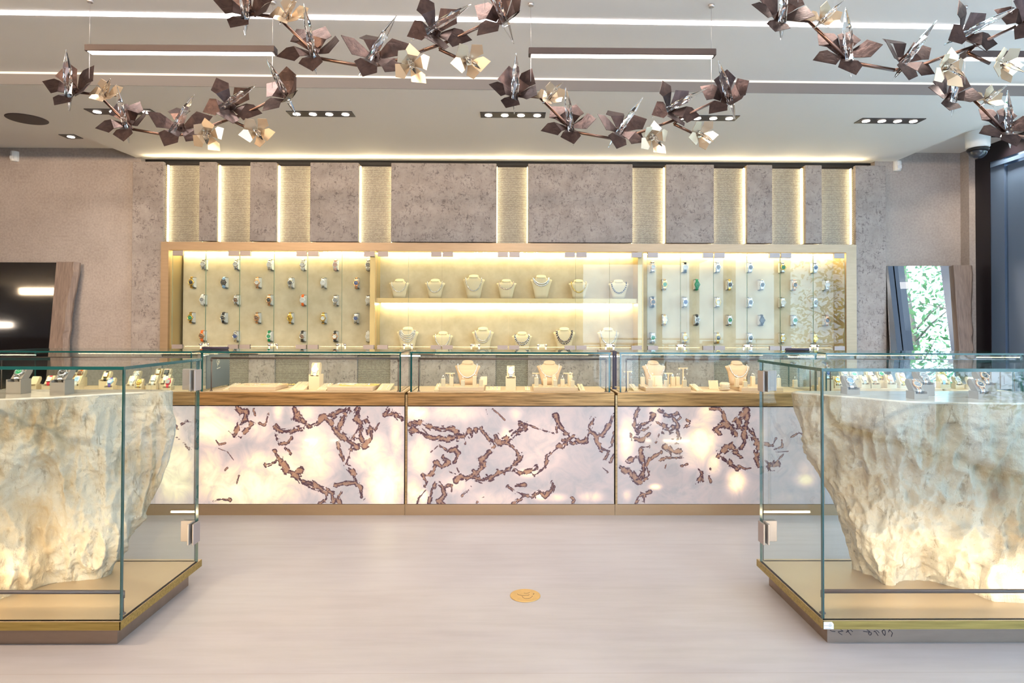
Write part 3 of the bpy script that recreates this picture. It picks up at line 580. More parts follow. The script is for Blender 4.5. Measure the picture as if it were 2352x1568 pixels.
def onyx_panel(k, x0, x1, z0, z1, parent):
    nx = 330 if 2 <= k <= 4 else 120; nz = int(nx * (z1 - z0) / (x1 - x0)); segs = V[k]
    vs = []; vein = []; glow = []
    # photograph-frame position of the slab's surface only places its own veins
    for j in range(nz + 1):
        for i in range(nx + 1):
            x = x0 + (x1 - x0) * i / nx; z = z0 + (z1 - z0) * j / nz; vs.append((x, 0, z))
    def pix(x, y, z):
        d = Vector((x, y, z - H)); w_ = d.dot(_fw); return 1176 + F * d.dot(_rt) / w_, 784 + SH - F * d.dot(_up) / w_
    for (x, _, z) in vs:
        X, Y = pix(x, YF + .004, z); best = 9.
        for pts, w_ in segs:
            w_ *= 1.15
            for a in range(len(pts) - 1):
                ax, ay = pts[a]; bx, by = pts[a + 1]
                if min(ax, bx) - 14 > X or max(ax, bx) + 14 < X or min(ay, by) - 14 > Y or max(ay, by) + 14 < Y: continue
                dx, dy = bx - ax, by - ay; L = dx * dx + dy * dy or 1; t = max(0, min(1, ((X - ax) * dx + (Y - ay) * dy) / L))
                d = math.hypot(X - ax - t * dx, Y - ay - t * dy) / w_
                if d < best: best = d
        vein.append(min(best, 2.6)); s_ = 0
        for cx, cy, rx, ry, q in GL[k]:
            e = ((X - cx) / rx) ** 2 + ((Y - cy) / ry) ** 2
            if e < 6: s_ = max(s_, q * math.exp(-(e ** 1.3) * .7))
        glow.append(s_)
    fs = [(j * (nx + 1) + i, j * (nx + 1) + i + 1, (j + 1) * (nx + 1) + i + 1, (j + 1) * (nx + 1) + i) for j in range(nz) for i in range(nx)]
    n0 = len(vs); b = MB(); b.add(vs, fs)
    b.add([(x0, 0, z0), (x1, 0, z0), (x1, .02, z0), (x0, .02, z0), (x0, 0, z1), (x1, 0, z1), (x1, .02, z1), (x0, .02, z1)], [(0, 3, 2, 1), (4, 5, 6, 7), (2, 3, 7, 6), (1, 2, 6, 5), (3, 0, 4, 7)])
    me = b.mesh('stone_panel', M['onyx'])
    for nm, arr, fill in (('vein', vein, 2.5), ('glow', glow, 0.)):
        at = me.attributes.new(nm, 'FLOAT', 'POINT'); at.data.foreach_set('value', arr + [fill] * 8)
    return add('stone_panel', me, parent, (0, YF + .004, 0))
CN = ['left end', 'second', 'middle', 'fourth', 'right end']
CW = ['full of watches toward the dark mirror', 'holding necklace trays and slate board', 'middle of the row', 'with bracelet cushion inside', 'full of watches toward the bright mirror']
def light_frame(parent, x0, x1, y, z0, z1, r, powr, aim, glowmat):
    """brown tubular museum light: two posts and a cross tube with a led line underneath"""
    d = MB(); d.tube([(x0, y, z1), (x1, y, z1)], r, 12); o = d.build('display_light', M['tube'], parent)
    for x in (x0, x1):
        MB().tube([(x, y, z0 + .004), (x, y, z1)], r * .55, 10).lathe([(r * 1.5, 0), (r * 1.5, r * .3), (r * .8, r * .9)], 14, M4=Matrix.Translation((x, y, z0))).tube([(x, y, z1 - r * 3), (x, y, z1 + r * .5)], r * .95, 10).build('post', M['tube'], o)
    MB().box((x0 + r * 2, y + r * .55, z1 - r * .85), (x1 - r * 2, y + r * .95, z1 - r * .1)).build('led_line', glowmat, o)
    cx = (x0 + x1) / 2
    l = area('display_light_lamp', (cx, y + r * 1.2, z1 - r * .8), aim, x1 - x0 - .05, .012, powr, (1, .74, .45)); l.parent = parent
    return o
counters = []
for k in range(1, 6):
    a, b = SE[k - 1], SE[k]
    r = empty('display_counter', (0, 0, 0)); counters.append(r)
    tag(r, 'counter with brass band and onyx front, ' + CW[k - 1], 'display counter', 'row of display counters')
    MB().box((a + .001, YF + .006, 0), (b - .001, YCB, .068)).build('plinth', M['brass_base'], r)
    MB().box((a + .006, YF + .026, .069), (b - .006, YCB - .01, ZB0 - .002)).build('body', M['black'], r)
    onyx_panel(k, a + .0145, b - .006, .071, ZB0 - .006, r)
    MB().bbox((a + .0145, YF, ZB0), (b - .004, YCB, ZB1), .002).build('top_band', M['brass_band'], r)
    MB().box((a + .0015, YF - .002, .0685), (a + .0135, YF + .02, ZB1 - .015)).build('divider_post', M['brass'], r)
    MB().box((a + .012, YF + .004, ZB1), (b - .012, YCB, ZB1 + .003)).build('case_floor', M['peach'], r)
    gc = MB().box((a + .027, YF + .002, ZT), (b - .027, YCB + .01, ZT + .011), 0, 1, 2).build('glass_case', [M['glass_v'], M['glass_edge']], r)
    GE = [M['glass_v'], M['glass_edge']]
    MB().box((a + .030, YF + .003, ZB1 + .003), (b - .030, YF + .013, ZT), 0, 1, 1).build('front_pane', GE, gc)
    MB().box((a + .030, YCB - .004, ZB1 + .003), (b - .030, YCB + .004, ZT), 0, 1, 1).build('back_pane', GE, gc)
    for x in (a + .030, b - .040): MB().box((x, YF + .0135, ZB1 + .003), (x + .010, YCB - .005, ZT), 0, 1, 0).build('side_pane', GE, gc)
    light_frame(r, a + .078, b - .052, YF + .045, ZB1 + .003, .981, .0065, 1.4, (math.radians(28), 0, 0), M['led_warm'])

ZC = ZB1 + .0035
# slate board with emblem inside the second counter
bd = empty('display_board', (-1.900, 4.2, ZC)); tag(bd, 'slate blue board with pale emblem standing inside the counter with trays', 'display board')
MB().box((-.006, -.165, .012), (0, .165, .225)).build('board', M['slate'], bd)
em = MB()
def stroke(b, pts, w_, f):
    for i in range(len(pts) - 1): b.tube([f(*pts[i]), f(*pts[i + 1])], w_, 5, smooth=False)
def fb(u, v_): return (.0008, (u - 735) / 420 * .165 - .01, .225 - (v_ - 330) / 1000 * .235)
stroke(em, [(735 + 50 * math.cos(a / 14 * 2 * PI - .4), 545 - 75 * math.sin(a / 14 * 2 * PI - .4)) for a in range(13)], .0009, fb)
stroke(em, [(715, 640), (722, 600), (745, 510), (765, 560), (755, 610), (730, 600)], .0012, fb); stroke(em, [(715, 640), (712, 655), (728, 672)], .0009, fb)
for i in range(6): stroke(em, [(690 + i * 22, 742 - i * 4), (698 + i * 22, 714 - i * 3), (704 + i * 22, 738 - i * 4)], .0007, fb)
em.build('emblem', M['cream_ink'], bd)

# small display furniture ------------------------------------------------------
def riser(p0, p1, y0, y1, h, lab):
    x0 = PY(p0, 896, y0).x; x1 = PY(p1, 896, y0).x
    o = MB().bbox((x0, y0, ZC), (x1, y1, ZC + h), .0025).build('display_riser', M['peach']); tag(o, lab, 'display riser'); return o
RZ = .027
riser(526, 632, 4.035, 4.28, RZ, 'low beige tray under fine chains, beside the slate board')
riser(751, 857, 4.035, 4.28, RZ, 'low beige tray under yellow and white chains, second counter')
riser(1008, 1112, 4.035, 4.26, RZ, 'low beige riser under five ring stands, middle counter, by the bead bust')
riser(1225, 1328, 4.035, 4.26, RZ, 'low beige riser under ring stands, middle counter, near the navy strap')
riser(1483, 1587, 4.035, 4.26, RZ, 'low beige riser under ring stands, fourth counter, near the navy strap')
riser(1703, 1800, 4.035, 4.26, RZ, 'low beige riser beside the bracelet cushion, fourth counter')
riser(1905, 2165, 4.06, 4.30, .020, 'long low beige riser under watch boxes, counter before the bright mirror')
def at(px, py, z): return PZ(px, py, z)
RINGM = {}
def ring_mesh(style):
    if style in RINGM: return RINGM[style]
    b = MB(); n = 16; R_ = .0085
    pts = [(R_ * math.cos(2 * PI * k / n), 0, R_ * math.sin(2 * PI * k / n) + R_) for k in range(n + 1)]
    b.tube(pts, .0011, 6, mi=0)
    if style == 0: b.ball((0, 0, 2 * R_ + .003), .0042, 8, 4, 1)
    elif style == 1:
        for q in (-1, 0, 1): b.ball((q * .0035, 0, 2 * R_ + .0015), .0024, 6, 4, 1)
    else:
        b.ball((0, 0, 2 * R_ + .003), .0055, 8, 3, 1, (1, .8, .7))
    RINGM[style] = b.mesh('ring', [GLD if style == 2 else SIL, SIL]); return RINGM[style]
STM = {}
def stand_mesh(h):
    k = round(h, 3)
    if k not in STM:
        b = MB(); b.bbox((-.0125, -.0125, .004), (.0125, .0125, k), .0015).bbox((-.017, -.017, 0), (.017, .017, .0042), .001)
        STM[k] = b.mesh('ring_stand', M['ivory'])
    return STM[k]
def ring_stand(px, py, hpx, where, z=None, style=0, words=''):
    z = ZC + RZ if z is None else z; p = at(px, py, z); y = min(max(p.y, 4.055), 4.33); h = hpx * y / F * .78
    x = PY(px, py, y).x
    s_ = add('ring_stand', stand_mesh(h), None, (x, y, z)); tag(s_, 'cream block ring stand, %s' % where, 'ring stand', 'ring stands in the counters')
    rr = add('ring', ring_mesh(style), None, (x, y, z + h - .002), (0, 0, rnd.uniform(-.5, .5))); tag(rr, '%s ring on block, %s' % (('round stone', 'three stone', 'gold domed')[style], where), 'ring', 'rings in the counters')
def t_stand(px, py, hpx, wpx, where, kind, z=None):
    z = ZC + RZ if z is None else z; p = at(px, py, z); y = min(max(p.y, 4.06), 4.33); x = PY(px, py, y).x; h = hpx * y / F; hw = wpx * y / F / 2
    b = MB(); b.bbox((-hw, -.004, h - .008), (hw, .004, h), .001).bbox((-.004, -.0035, .003), (.004, .0035, h - .008), .001).bbox((-.017, -.013, 0), (.017, .013, .004), .001)
    o = b.build('earring_stand', M['ivory']); o.location = (x, y, z); tag(o, 'T-shaped cream earring stand, %s' % where, 'earring stand', 'earring stands in the counters')
    for s_, wd in ((-1, 'first'), (1, 'second')):
        e = MB(); X = s_ * hw * .8
        if kind == 'hoop': e.tube([(X, -.006 + .0 * k, h - .006 - .022 + .022 * math.cos(2 * PI * k / 14)) if False else (X + .0045 * math.sin(2 * PI * k / 14), -.006, h - .026 + .020 * math.cos(2 * PI * k / 14)) for k in range(15)], .0011, 5)
        elif kind == 'drop': e.ball((X, -.006, h - .020), .0045, 8, 5, sq=(1, .6, 1.7)); e.tube([(X, -.006, h - .002), (X, -.006, h - .014)], .0008, 5)
        else: e.plate([(X, -.006, h - .004), (X + .006, -.007, h - .010), (X + .016, -.008, h - .028), (X + .009, -.007, h - .031), (X - .001, -.006, h - .012)], .002)
        eo = e.build('earring', SIL); eo.location = (x, y, z); tag(eo, '%s %s earring, T stand, %s' % (wd, kind, where), 'earring', 'earrings on the stands')
def ramp_(px, py, wpx, n, where, dpx=.17, h1=.032, yaw=0., mt=None):
    p = at(px, py, ZC); y = max(p.y, 4.05); x = PY(px, py, y).x; w_ = wpx * y / F / 2
    prof = [(0, 0), (0, .006), (dpx, h1), (dpx, 0)]
    b = MB().loft([[(w_, yy, zz) for yy, zz in prof], [(-w_, yy, zz) for yy, zz in prof]], smooth=False)
    o = b.build('bracelet_ramp', M['ivory']); o.location = (x, y, ZC); o.rotation_euler = (0, 0, yaw); tag(o, 'cream sloping bracelet ramp, %s' % where, 'bracelet ramp', 'bracelet ramps in the counters')
    sl = (h1 - .006) / dpx
    for i in range(n):
        u = (i - (n - 1) / 2) * (2 * w_ / n) * .85; c = MB()
        for q in range(26):
            yy = .008 + (dpx - .014) * q / 25; c.ball((u, yy, .006 + sl * yy + .0018), .0022, 6, 4, sq=(1.1, 1, .8))
        e = c.build('bracelet', mt or SIL); e.location = o.location; e.rotation_euler = o.rotation_euler
        tag(e, '%s bracelet along the ramp, %s' % ('straight diamond' if n == 1 else ORD[i] + ' straight diamond', where), 'bracelet', 'bracelets on the ramps')
_bx = {}
def watch_box(p, yaw, s, mt, wt, where, boxh=.030, tilt=40, grp='watch boxes', kind='small cream'):
    """block holder with an open pocket, a rolled cushion leaning back and a watch round it"""
    key = (round(s, 3), mt.name, round(boxh, 4))
    r = empty('watch_stand', p, (0, 0, yaw)); r.scale = (s, s, s)
    if key not in _bx:
        b = MB(); W, D, Hh = .031, .031, boxh
        b.box((-W, -D, 0), (W, D, Hh - .016)); b.box((-W, -D, Hh - .016), (-W + .006, D, Hh)).box((W - .006, -D, Hh - .016), (W, D, Hh)).box((-W + .006, D - .006, Hh - .016), (W - .006, D, Hh)).box((-W + .006, -D, Hh - .016), (W - .006, -D + .004, Hh - .010))
        base = b.mesh('box', mt)
        c = MB(); R_ = Matrix.Translation((0, -.006, Hh - .012)) @ Matrix.Rotation(math.radians(-tilt), 4, 'X'); n = 14; prof = []
        for k in range(n): a = -PI / 2 + PI * k / (n - 1); prof.append((.000 + .0165 * math.sin(a), .062 + .0165 * math.cos(a)))
        prof = [(-.0165, .004)] + prof + [(.0165, .004)]
        c.loft([[(.0235, y, z) for y, z in prof], [(-.0235, y, z) for y, z in prof]], smooth=False, M4=R_)
        _bx[key] = (base, c.mesh('cushion', mt))
    add('box', _bx[key][0], r); add('cushion', _bx[key][1], r)
    tag(r, '%s watch stand, %s' % (kind, where), 'watch stand', grp)
    if wt:
        cs, dl, sr, s2, sq = wt
        Rr = Matrix.Translation((0, -.006, boxh - .012)) @ Matrix.Rotation(math.radians(-tilt), 4, 'X') @ Matrix.Translation((0, -.0175, .036))
        mwm = Matrix.Translation(p) @ Matrix.Rotation(yaw, 4, 'Z') @ Matrix.Scale(s, 4) @ Rr @ Matrix.Scale(.92, 4)
        wo = watch((0, 0, 0), cs, dl, sr, s2, square=sq); wo.matrix_world = mwm
        tag(wo, '%s watch, %s dial, stand %s' % (nice(cs), nice(dl), where), 'watch', grp.replace('stands', 'watches').replace('boxes', 'box watches'))
# counter two
ramp_(520, 899, 16, 2, 'second counter, beside the slate board')
ramp_(680, 899, 34, 2, 'second counter, between tray and watch stand', .20, .040)
ramp_(738, 899, 22, 2, 'second counter, just right of the watch stand')
ramp_(880, 899, 30, 2, 'second counter, beside the gap to the middle counter')
def flat_chain(px0, px1, y0, y1, amp, mt, lab, n=90, r=.0020, z=ZC + RZ):
    xa_ = PY(px0, 885, (y0 + y1) / 2).x; xb_ = PY(px1, 885, (y0 + y1) / 2).x; b = MB()
    for k in range(n):
        t = k / n * 2 * PI; x = (xa_ + xb_) / 2 + (xb_ - xa_) / 2 * math.cos(t) * (1 + .05 * math.sin(3 * t)); y = (y0 + y1) / 2 + (y1 - y0) / 2 * math.sin(t) * (1 + amp * math.cos(2 * t))
        b.ball((x, y, z + r * .9), r, 6, 4)
    o = b.build('necklace', mt); tag(o, lab, 'necklace', 'chains laid on the trays')
flat_chain(562, 648, 4.08, 4.20, .2, TWO, 'rose chain laid in the widest loop on the tray by the slate board')
flat_chain(585, 640, 4.10, 4.24, .1, SIL, 'fine white chain looped inside the rose chain')
flat_chain(600, 676, 4.12, 4.22, .3, GLD, 'thin gold chain trailing off the tray by the slate board')
flat_chain(780, 868, 4.07, 4.19, .25, GLD, 'heavy yellow gold chain on the second tray', 100, .0036)
flat_chain(800, 850, 4.11, 4.23, .15, SIL, 'white chain loop on the yellow gold tray', 80, .0026)
flat_chain(775, 815, 4.14, 4.25, .3, SIL, 'small white clustered chain at the back of the gold tray', 60, .003)
watch_box(Vector((PY(726, 895, 4.16).x, 4.16, ZC)), -.1, 1.15, M['ivory'], ('white', 'white', 'white', None, False), 'between trays in the second counter', .085, 12, kind='tall cream')
# counter three
def bust3(px, y, nk, lab, z=ZC + RZ, r=.003, dr=.085, yaw=0):
    x = PY(px, 860, y).x; o = add('necklace_bust', BM3, None, (x, y, z), (0, 0, yaw)); tag(o, 'beige suede bust, ' + lab, 'necklace bust', 'busts in the counters')
    n_ = add('necklace', necklace(.17, .150, dr, 46, r, SIL, 1, .37), None, o.location, o.rotation_euler); tag(n_, nk + ' on the beige bust, ' + lab, 'necklace', 'necklaces in the counters')
bust3(1074, 4.20, 'graduated white bead necklace', 'middle counter, by the second counter', r=.0032)
bust3(1262, 4.20, 'white diamond necklace', 'middle counter, near the navy strap', r=.0028, dr=.078)
MID = 'middle counter, '
for px, py, h, s_, wd in ((1018, 890, 24, 0, 'at the tray corner by the second counter'), (1037, 887, 28, 2, 'behind the corner one, under the T stand'), (1063, 890, 19, 0, 'low one in front of the bead bust'), (1090, 887, 29, 0, 'tall one beside the bead bust'), (1105, 890, 21, 1, 'front corner beside the earring easel')):
    ring_stand(px, py, h, MID + wd, style=s_)
for px, py, h, s_, wd in ((1232, 890, 27, 1, 'by the watch stand, front corner'), (1252, 887, 22, 0, 'second from the watch stand'), (1272, 884, 32, 2, 'tallest, before the diamond bust'), (1275, 890, 20, 1, 'front centre of the diamond bust'), (1292, 887, 21, 0, 'between centre and navy strap'), (1310, 885, 31, 0, 'tall one by the second T stand'), (1315, 890, 19, 1, 'front corner nearest the navy strap')):
    ring_stand(px, py, h, MID + wd, style=s_)
t_stand(1034, 883, 27, 22, 'middle counter by the second counter', 'leaf'); t_stand(1233, 883, 27, 22, 'middle counter by the watch stand', 'drop'); t_stand(1305, 883, 27, 22, 'middle counter near the navy strap', 'leaf')
def easel(px, py, wpx, hpx, where, z=None):
    z = ZC + RZ if z is None else z; p = at(px, py, z); y = min(max(p.y, 4.06), 4.3); x = PY(px, py, y).x; w_ = wpx * y / F / 2; h = hpx * y / F
    o = MB().loft([[(w_, 0, 0), (w_, .003, 0), (w_, .022, h), (w_, .019, h)], [(-w_, 0, 0), (-w_, .003, 0), (-w_, .022, h), (-w_, .019, h)]], smooth=False).box((-w_ * .9, .003, 0), (w_ * .9, .03, .004)).build('earring_easel', M['ivory'])
    o.location = (x, y, z); tag(o, 'leaning cream earring card, ' + where, 'earring display', 'earring cards')
    for s_, q in ((-1, 'first'), (1, 'second')):
        e = MB().ball((s_ * w_ * .5, .019 * .85 - .003, h * .88), .0026, 8, 5).build('earring', SIL); e.location = o.location; tag(e, '%s stud on the leaning earring card, %s' % (q, where), 'earring', 'studs on the cards')
easel(1111, 884, 15, 19, 'middle counter beside the tall ring stand'); easel(1512, 885, 20, 22, 'fourth counter before the bust'); easel(1640, 893, 22, 19, 'fourth counter beside the bracelet cushion', ZC)
ramp_(1003, 899, 12, 1, 'middle counter, by the second counter'); ramp_(1132, 899, 34, 3, 'middle counter, between riser and watch stand', .10, .02); ramp_(1212, 899, 12, 1, 'middle counter, just past the watch stand', .09, .02); ramp_(1338, 899, 12, 1, 'middle counter, by the navy strap')
watch_box(Vector((PY(1173, 897, 4.12).x, 4.12, ZC)), 0, 1.05, M['ivory'], ('steel', 'white', 'steel', None, False), 'in the centre of the middle counter', .085, 12, kind='tall cream')
# counter four
bust3(1501, 4.22, 'fine white tennis necklace', 'fourth counter, near the navy strap', r=.0026, dr=.088, yaw=.25); bust3(1693, 4.22, 'wide white tennis necklace', 'fourth counter, behind the bracelet cushion', r=.003, dr=.080, yaw=.1)
FO = 'fourth counter, '
for px, py, h, s_, wd in ((1476, 887, 28, 0, 'beside the tall earring stand'), (1493, 890, 22, 1, 'front one before the bust edge'), (1499, 886, 28, 2, 'behind the front one, before the bust'), (1530, 890, 20, 0, 'low front one under the short T stand'), (1545, 887, 28, 1, 'tall middle one'), (1556, 885, 26, 0, 'right behind the tall middle one'), (1572, 890, 21, 0, 'front corner of the riser')):
    ring_stand(px, py, h, FO + wd, style=s_)
for px, py, h, s_, wd in ((1692, 888, 26, 0, 'behind the bracelet cushion'), (1711, 891, 18, 2, 'low one on the second riser'), (1729, 887, 30, 1, 'tall one on the second riser'), (1788, 888, 26, 0, 'seen through the showcase glass'), (1826, 891, 22, 0, 'seen through glass beside the tall watch stand'), (1757, 890, 20, 2, 'just inside the showcase edge')):
    ring_stand(px, py, h, FO + wd, style=s_)
t_stand(1442, 896, 44, 20, 'tallest one, fourth counter corner', 'hoop', ZC); t_stand(1535, 884, 28, 20, 'short one, fourth counter', 'leaf'); t_stand(1569, 884, 40, 22, 'fourth counter at the riser corner', 'hoop'); t_stand(1764, 884, 34, 22, 'fourth counter, seen through showcase glass', 'leaf')
ramp_(1462, 899, 12, 1, 'fourth counter, beside the tallest earring stand'); ramp_(1608, 899, 15, 2, 'fourth counter, in the open middle')
px_, y_ = 1664, 4.09; x_ = PY(px_, 895, y_).x
cu = MB()
cu.loft([[(.034 * q * math.copysign(abs(math.cos(a * PI / 8)) ** .6, math.cos(a * PI / 8)), .018 * q2 * math.sin(a * PI / 8), z_) for a in range(16)] for z_, q, q2 in ((.002, .5, .3), (.006, 1, .9), (.02, .88, 1.1), (.035, .85, 1.1), (.05, .95, .9), (.056, .6, .3))])
co_ = cu.build('bracelet_cushion', M['ivory']); co_.location = (x_, y_, ZC); tag(co_, 'puffed cream bracelet cushion, fourth counter', 'cushion')
for i in range(3):
    b = MB(); z_ = .014 + i * .014
    for q in range(30): a = 2 * PI * q / 30; b.ball((.034 * math.cos(a), .022 * math.sin(a), z_ + .003 * math.cos(a)), .0022, 6, 4)
    o = b.build('bracelet', SIL); o.location = co_.location; tag(o, '%s diamond bracelet up the puffed cushion' % ORD[i], 'bracelet', 'bracelets round the cushion')
watch_box(Vector((PY(1897, 898, 4.08).x, 4.08, ZC)), .1, 1.05, M['ivory'], ('steel', 'blue', 'steel', None, False), 'at the end of the fourth counter', .085, 12, kind='tall cream')
# counters one and five: stands of watches
c1 = [(78, 895, .9, .03, None, 'empty one at the far end'), (113, 897, .95, .03, ('rose', 'white', 'red', None, True), 'third along, square red one'), (176, 897, .95, .03, ('white', 'lightblue', 'white', None, True), 'lowest beside the orange one'), (184, 888, .95, .055, ('rose', 'brown', 'orange', None, True), 'orange strap one raised at back'), (165, 889, .9, .04, ('rose', 'white', 'rose', None, True), 'behind the big grey stand'),
 (243, 893, .95, .055, ('gold', 'white', 'black', None, True), 'raised cream square one'), (253, 898, .9, .022, ('lightblue', 'white', 'purple', None, False), 'purple strap one in front'), (312, 890, .95, .045, ('steel', 'white', 'steel', None, False), 'raised steel one in the middle'), (303, 896, .95, .03, ('white', 'white', 'white', None, False), 'white one at the showcase edge'), (319, 899, .85, .018, ('gold', 'gold', 'gold', None, False), 'small golden one in front'),
 (363, 887, .95, .062, ('gold', 'white', 'gold', None, True), 'tallest golden square one'), (382, 887, .95, .062, ('black', 'darkgrey', 'pink', None, True), 'tallest black one with pink strap'), (352, 896, .95, .035, ('steel', 'white', 'white', None, True), 'white square one by the rock edge'), (381, 894, .95, .035, ('white', 'white', 'black', None, False), 'black strap one by the rock edge'), (386, 899, .9, .018, ('red', 'grey', 'red', None, True), 'red square one nearest the hinge')]
for px, py, s, bh, wt, wd in c1:
    p = PZ(px, py, ZC); p.y = min(max(p.y, 4.07) + (.0 if py > 892 else .08), 4.30); p.x = PY(px, py, p.y).x
    watch_box(p, .12, s, M['ivory'], wt, wd + ', dark mirror counter', bh + .01, 38, 'watch stands in the dark side counter')
c5 = [(1924, 898, .9, .022, ('gold', 'lightblue', 'steel', 'gold', False), 'low one by the showcase corner'), (1940, 887, .95, .06, ('steel', 'white', 'steel', None, False), 'tallest at the corner'), (1962, 888, .95, .05, ('steel', 'green', 'white', None, False), 'second tall one'), (1985, 896, .9, .03, ('steel', 'white', 'steel', None, False), 'between big grey box and post'), (1999, 889, .95, .05, ('white', 'white', 'steel', None, False), 'white dial one at the back'),
 (2008, 897, .9, .03, ('white', 'rose', 'rose', None, False), 'rose bracelet one in front'), (2024, 889, .95, .055, ('steel', 'green', 'gold', None, False), 'raised green dial one'), (2044, 896, .95, .03, ('rose', 'white', 'rose', 'steel', False), 'white dial one right of the green'), (2072, 890, .95, .04, ('rose', 'pink', 'rose', None, True), 'rose square one'), (2074, 898, .9, .022, ('gold', 'white', 'gold', None, False), 'low gold one in front'),
 (2166, 888, .95, .045, ('gold', 'gold', 'gold', None, False), 'raised gold one before the mirror'), (2166, 897, .95, .03, ('white', 'white', 'lightblue', None, False), 'light blue strap one'), (2200, 892, .9, .03, ('steel', 'grey', 'steel', 'rose', False), 'lone grey dial one'), (2232, 894, .9, .03, None, 'empty last one')]
for px, py, s, bh, wt, wd in c5:
    zz = ZC + .0205 if px < 2170 else ZC
    p = PZ(px, py, zz); p.y = min(max(p.y, 4.09), 4.28); p.x = PY(px, py, p.y).x
    watch_box(Vector((p.x, p.y, zz)), -.12, s, M['ivory'], wt, wd + ', bright mirror counter', bh + .008, 38, 'watch stands in the bright side counter')

# padded rods and strap on the counter tops
for p0, p1, lab in (((466, 806), (526, 803), 'navy padded rod lying on the glass, second counter'), ((1802, 808), (1858, 809), 'dark padded rod lying on the glass, fourth counter')):
    a = PY(p0[0], p0[1], 4.26); b = PY(p1[0], p1[1], 4.26); z = ZT + .011 + .0105
    o = MB().tube([(a.x, 4.25, z), (a.x + .004, 4.25, z), (b.x - .004, 4.255, z), (b.x, 4.255, z)], [.006, .0102, .0102, .006], 12).build('padded_rod', M['navy']); tag(o, lab, 'rod')
b = MB(); x0 = SE[3]
for dx, zb in ((-.006, .80), (.008, .81)):
    b.box((x0 + dx - .006, 4.012, zb), (x0 + dx + .006, 4.020, ZT + .012)); b.box((x0 + dx - .006, 4.012, ZT + .012), (x0 + dx + .006, 4.10, ZT + .018))
b.box((x0 - .014, 4.012, .790), (x0 + .014, 4.020, .802))
o = b.build('leather_strap', M['navy']); tag(o, 'dark navy strap hanging in the gap between the middle and fourth counters', 'strap')
b = MB().box((x0 - .09, 4.10, ZT + .0115), (x0 + .02, 4.14, ZT + .022)); o = b.build('strap_bar', M['grey_box']); tag(o, 'taupe bar on the counter glass that the navy strap hangs from', 'bar')

# ================================================================ GLASS SHOWCASES
def showcase(xi, xo, side, lab):
    """xi: inner side x, xo: outer side x (off frame)"""
    s = 1 if xo > xi else -1; a, b = min(xi, xo), max(xi, xo); r = empty('glass_showcase', (0, 0, 0)); tag(r, lab, 'showcase', 'floor showcases with stone pedestals')
    Y0, Y1 = 2.345, 2.965; Zp = .105
    MB().box((a, Y0 + .001, .0755), (b, Y1, Zp)).build('platform', M['platform'], r)
    MB().box((a - .001, Y0, .074), (b + .001, Y0 + .004, Zp - .0005)).box((xi - .0015 if s > 0 else xi - .0025, Y0, .074), (xi + .0025 if s > 0 else xi + .0015, Y1, Zp - .0005)).build('platform_edge', M['plat_edge'], r)
    MB().box((xi + .04 if s > 0 else a + .04, Y0 + .05, 0), (b - .04 if s > 0 else xi - .04, 2.925, .074)).build('plinth', M['plinth'], r)
    G = [M['glass_v'], M['glass_edge']]; zt = 1.028
    MB().box((a + .002, 2.352, Zp), (b - .002, 2.364, zt), 0, 1, 1).build('front_pane', G, r)
    MB().box((a + .02, 2.935, Zp), (b - .02, 2.947, zt), 0, 1, 1).build('back_pane', G, r)
    x0 = xi + .002 if s > 0 else xi - .014
    MB().box((x0, 2.3645, Zp), (x0 + .012, 2.934, zt), 0, 1, 0).build('side_pane', G, r)
    x0 = xo - .016 if s > 0 else xo + .004
    MB().box((x0, 2.3645, Zp), (x0 + .012, 2.934, zt), 0, 1, 0).build('side_pane', G, r)
    MB().box((a, 2.350, zt), (b, 2.950, zt + .012), 0, 1, 2).build('top_pane', G, r)
    for z0, z1 in ((.895, .990), (.20, .295)):
        h = MB(); xs = xi + .016 * s
        h.bbox((min(xs, xs + .062 * s), 2.924, z0), (max(xs, xs + .062 * s), 2.9345, z1), .0015)
        h.bbox((min(xs, xs + .062 * s), 2.9475, z0), (max(xs, xs + .062 * s), 2.957, z1), .0015)
        h.bbox((xi - .007 if s > 0 else xi - .0015 + .0015, 2.872, z0), (xi + .0015 if s > 0 else xi + .007, 2.934, z1), .0015)
        h.bbox((xi + .0145 if s > 0 else xi - .023, 2.872, z0), (xi + .023 if s > 0 else xi - .0145, 2.92, z1), .0015)
        hh = h.build('hinge', M['hinge'], r)
        MB().box((xs + .020 * s - .005, 2.9225, (z0 + z1) / 2 - .022), (xs + .020 * s + .005, 2.9238, (z0 + z1) / 2 + .022)).build('slot', M['black'], hh)
    x0 = xi + .03 * s; x1 = xo - .1 * s
    light_frame(r, min(x0, x1), max(x0, x1), 2.41, Zp, .187, .0075, 6.5, (math.radians(105), 0, 0), M['led_warm'])
    return r
scL = showcase(-1.412, -3.40, 'L', 'tall glass showcase on bronze platform, toward the dark mirror'); scR = showcase(1.180, 3.17, 'R', 'tall glass showcase on bronze platform, toward the bright mirror')
b = MB()
for x0 in (PY(2275, 880, 2.93).x,): b.bbox((x0, 2.924, .905), (x0 + .040, 2.934, .99), .0015).bbox((x0 + .044, 2.924, .905), (x0 + .098, 2.934, .99), .0015).box((x0 + .06, 2.922, .93), (x0 + .075, 2.9238, .965))
b.build('hinge', M['hinge'], scR)
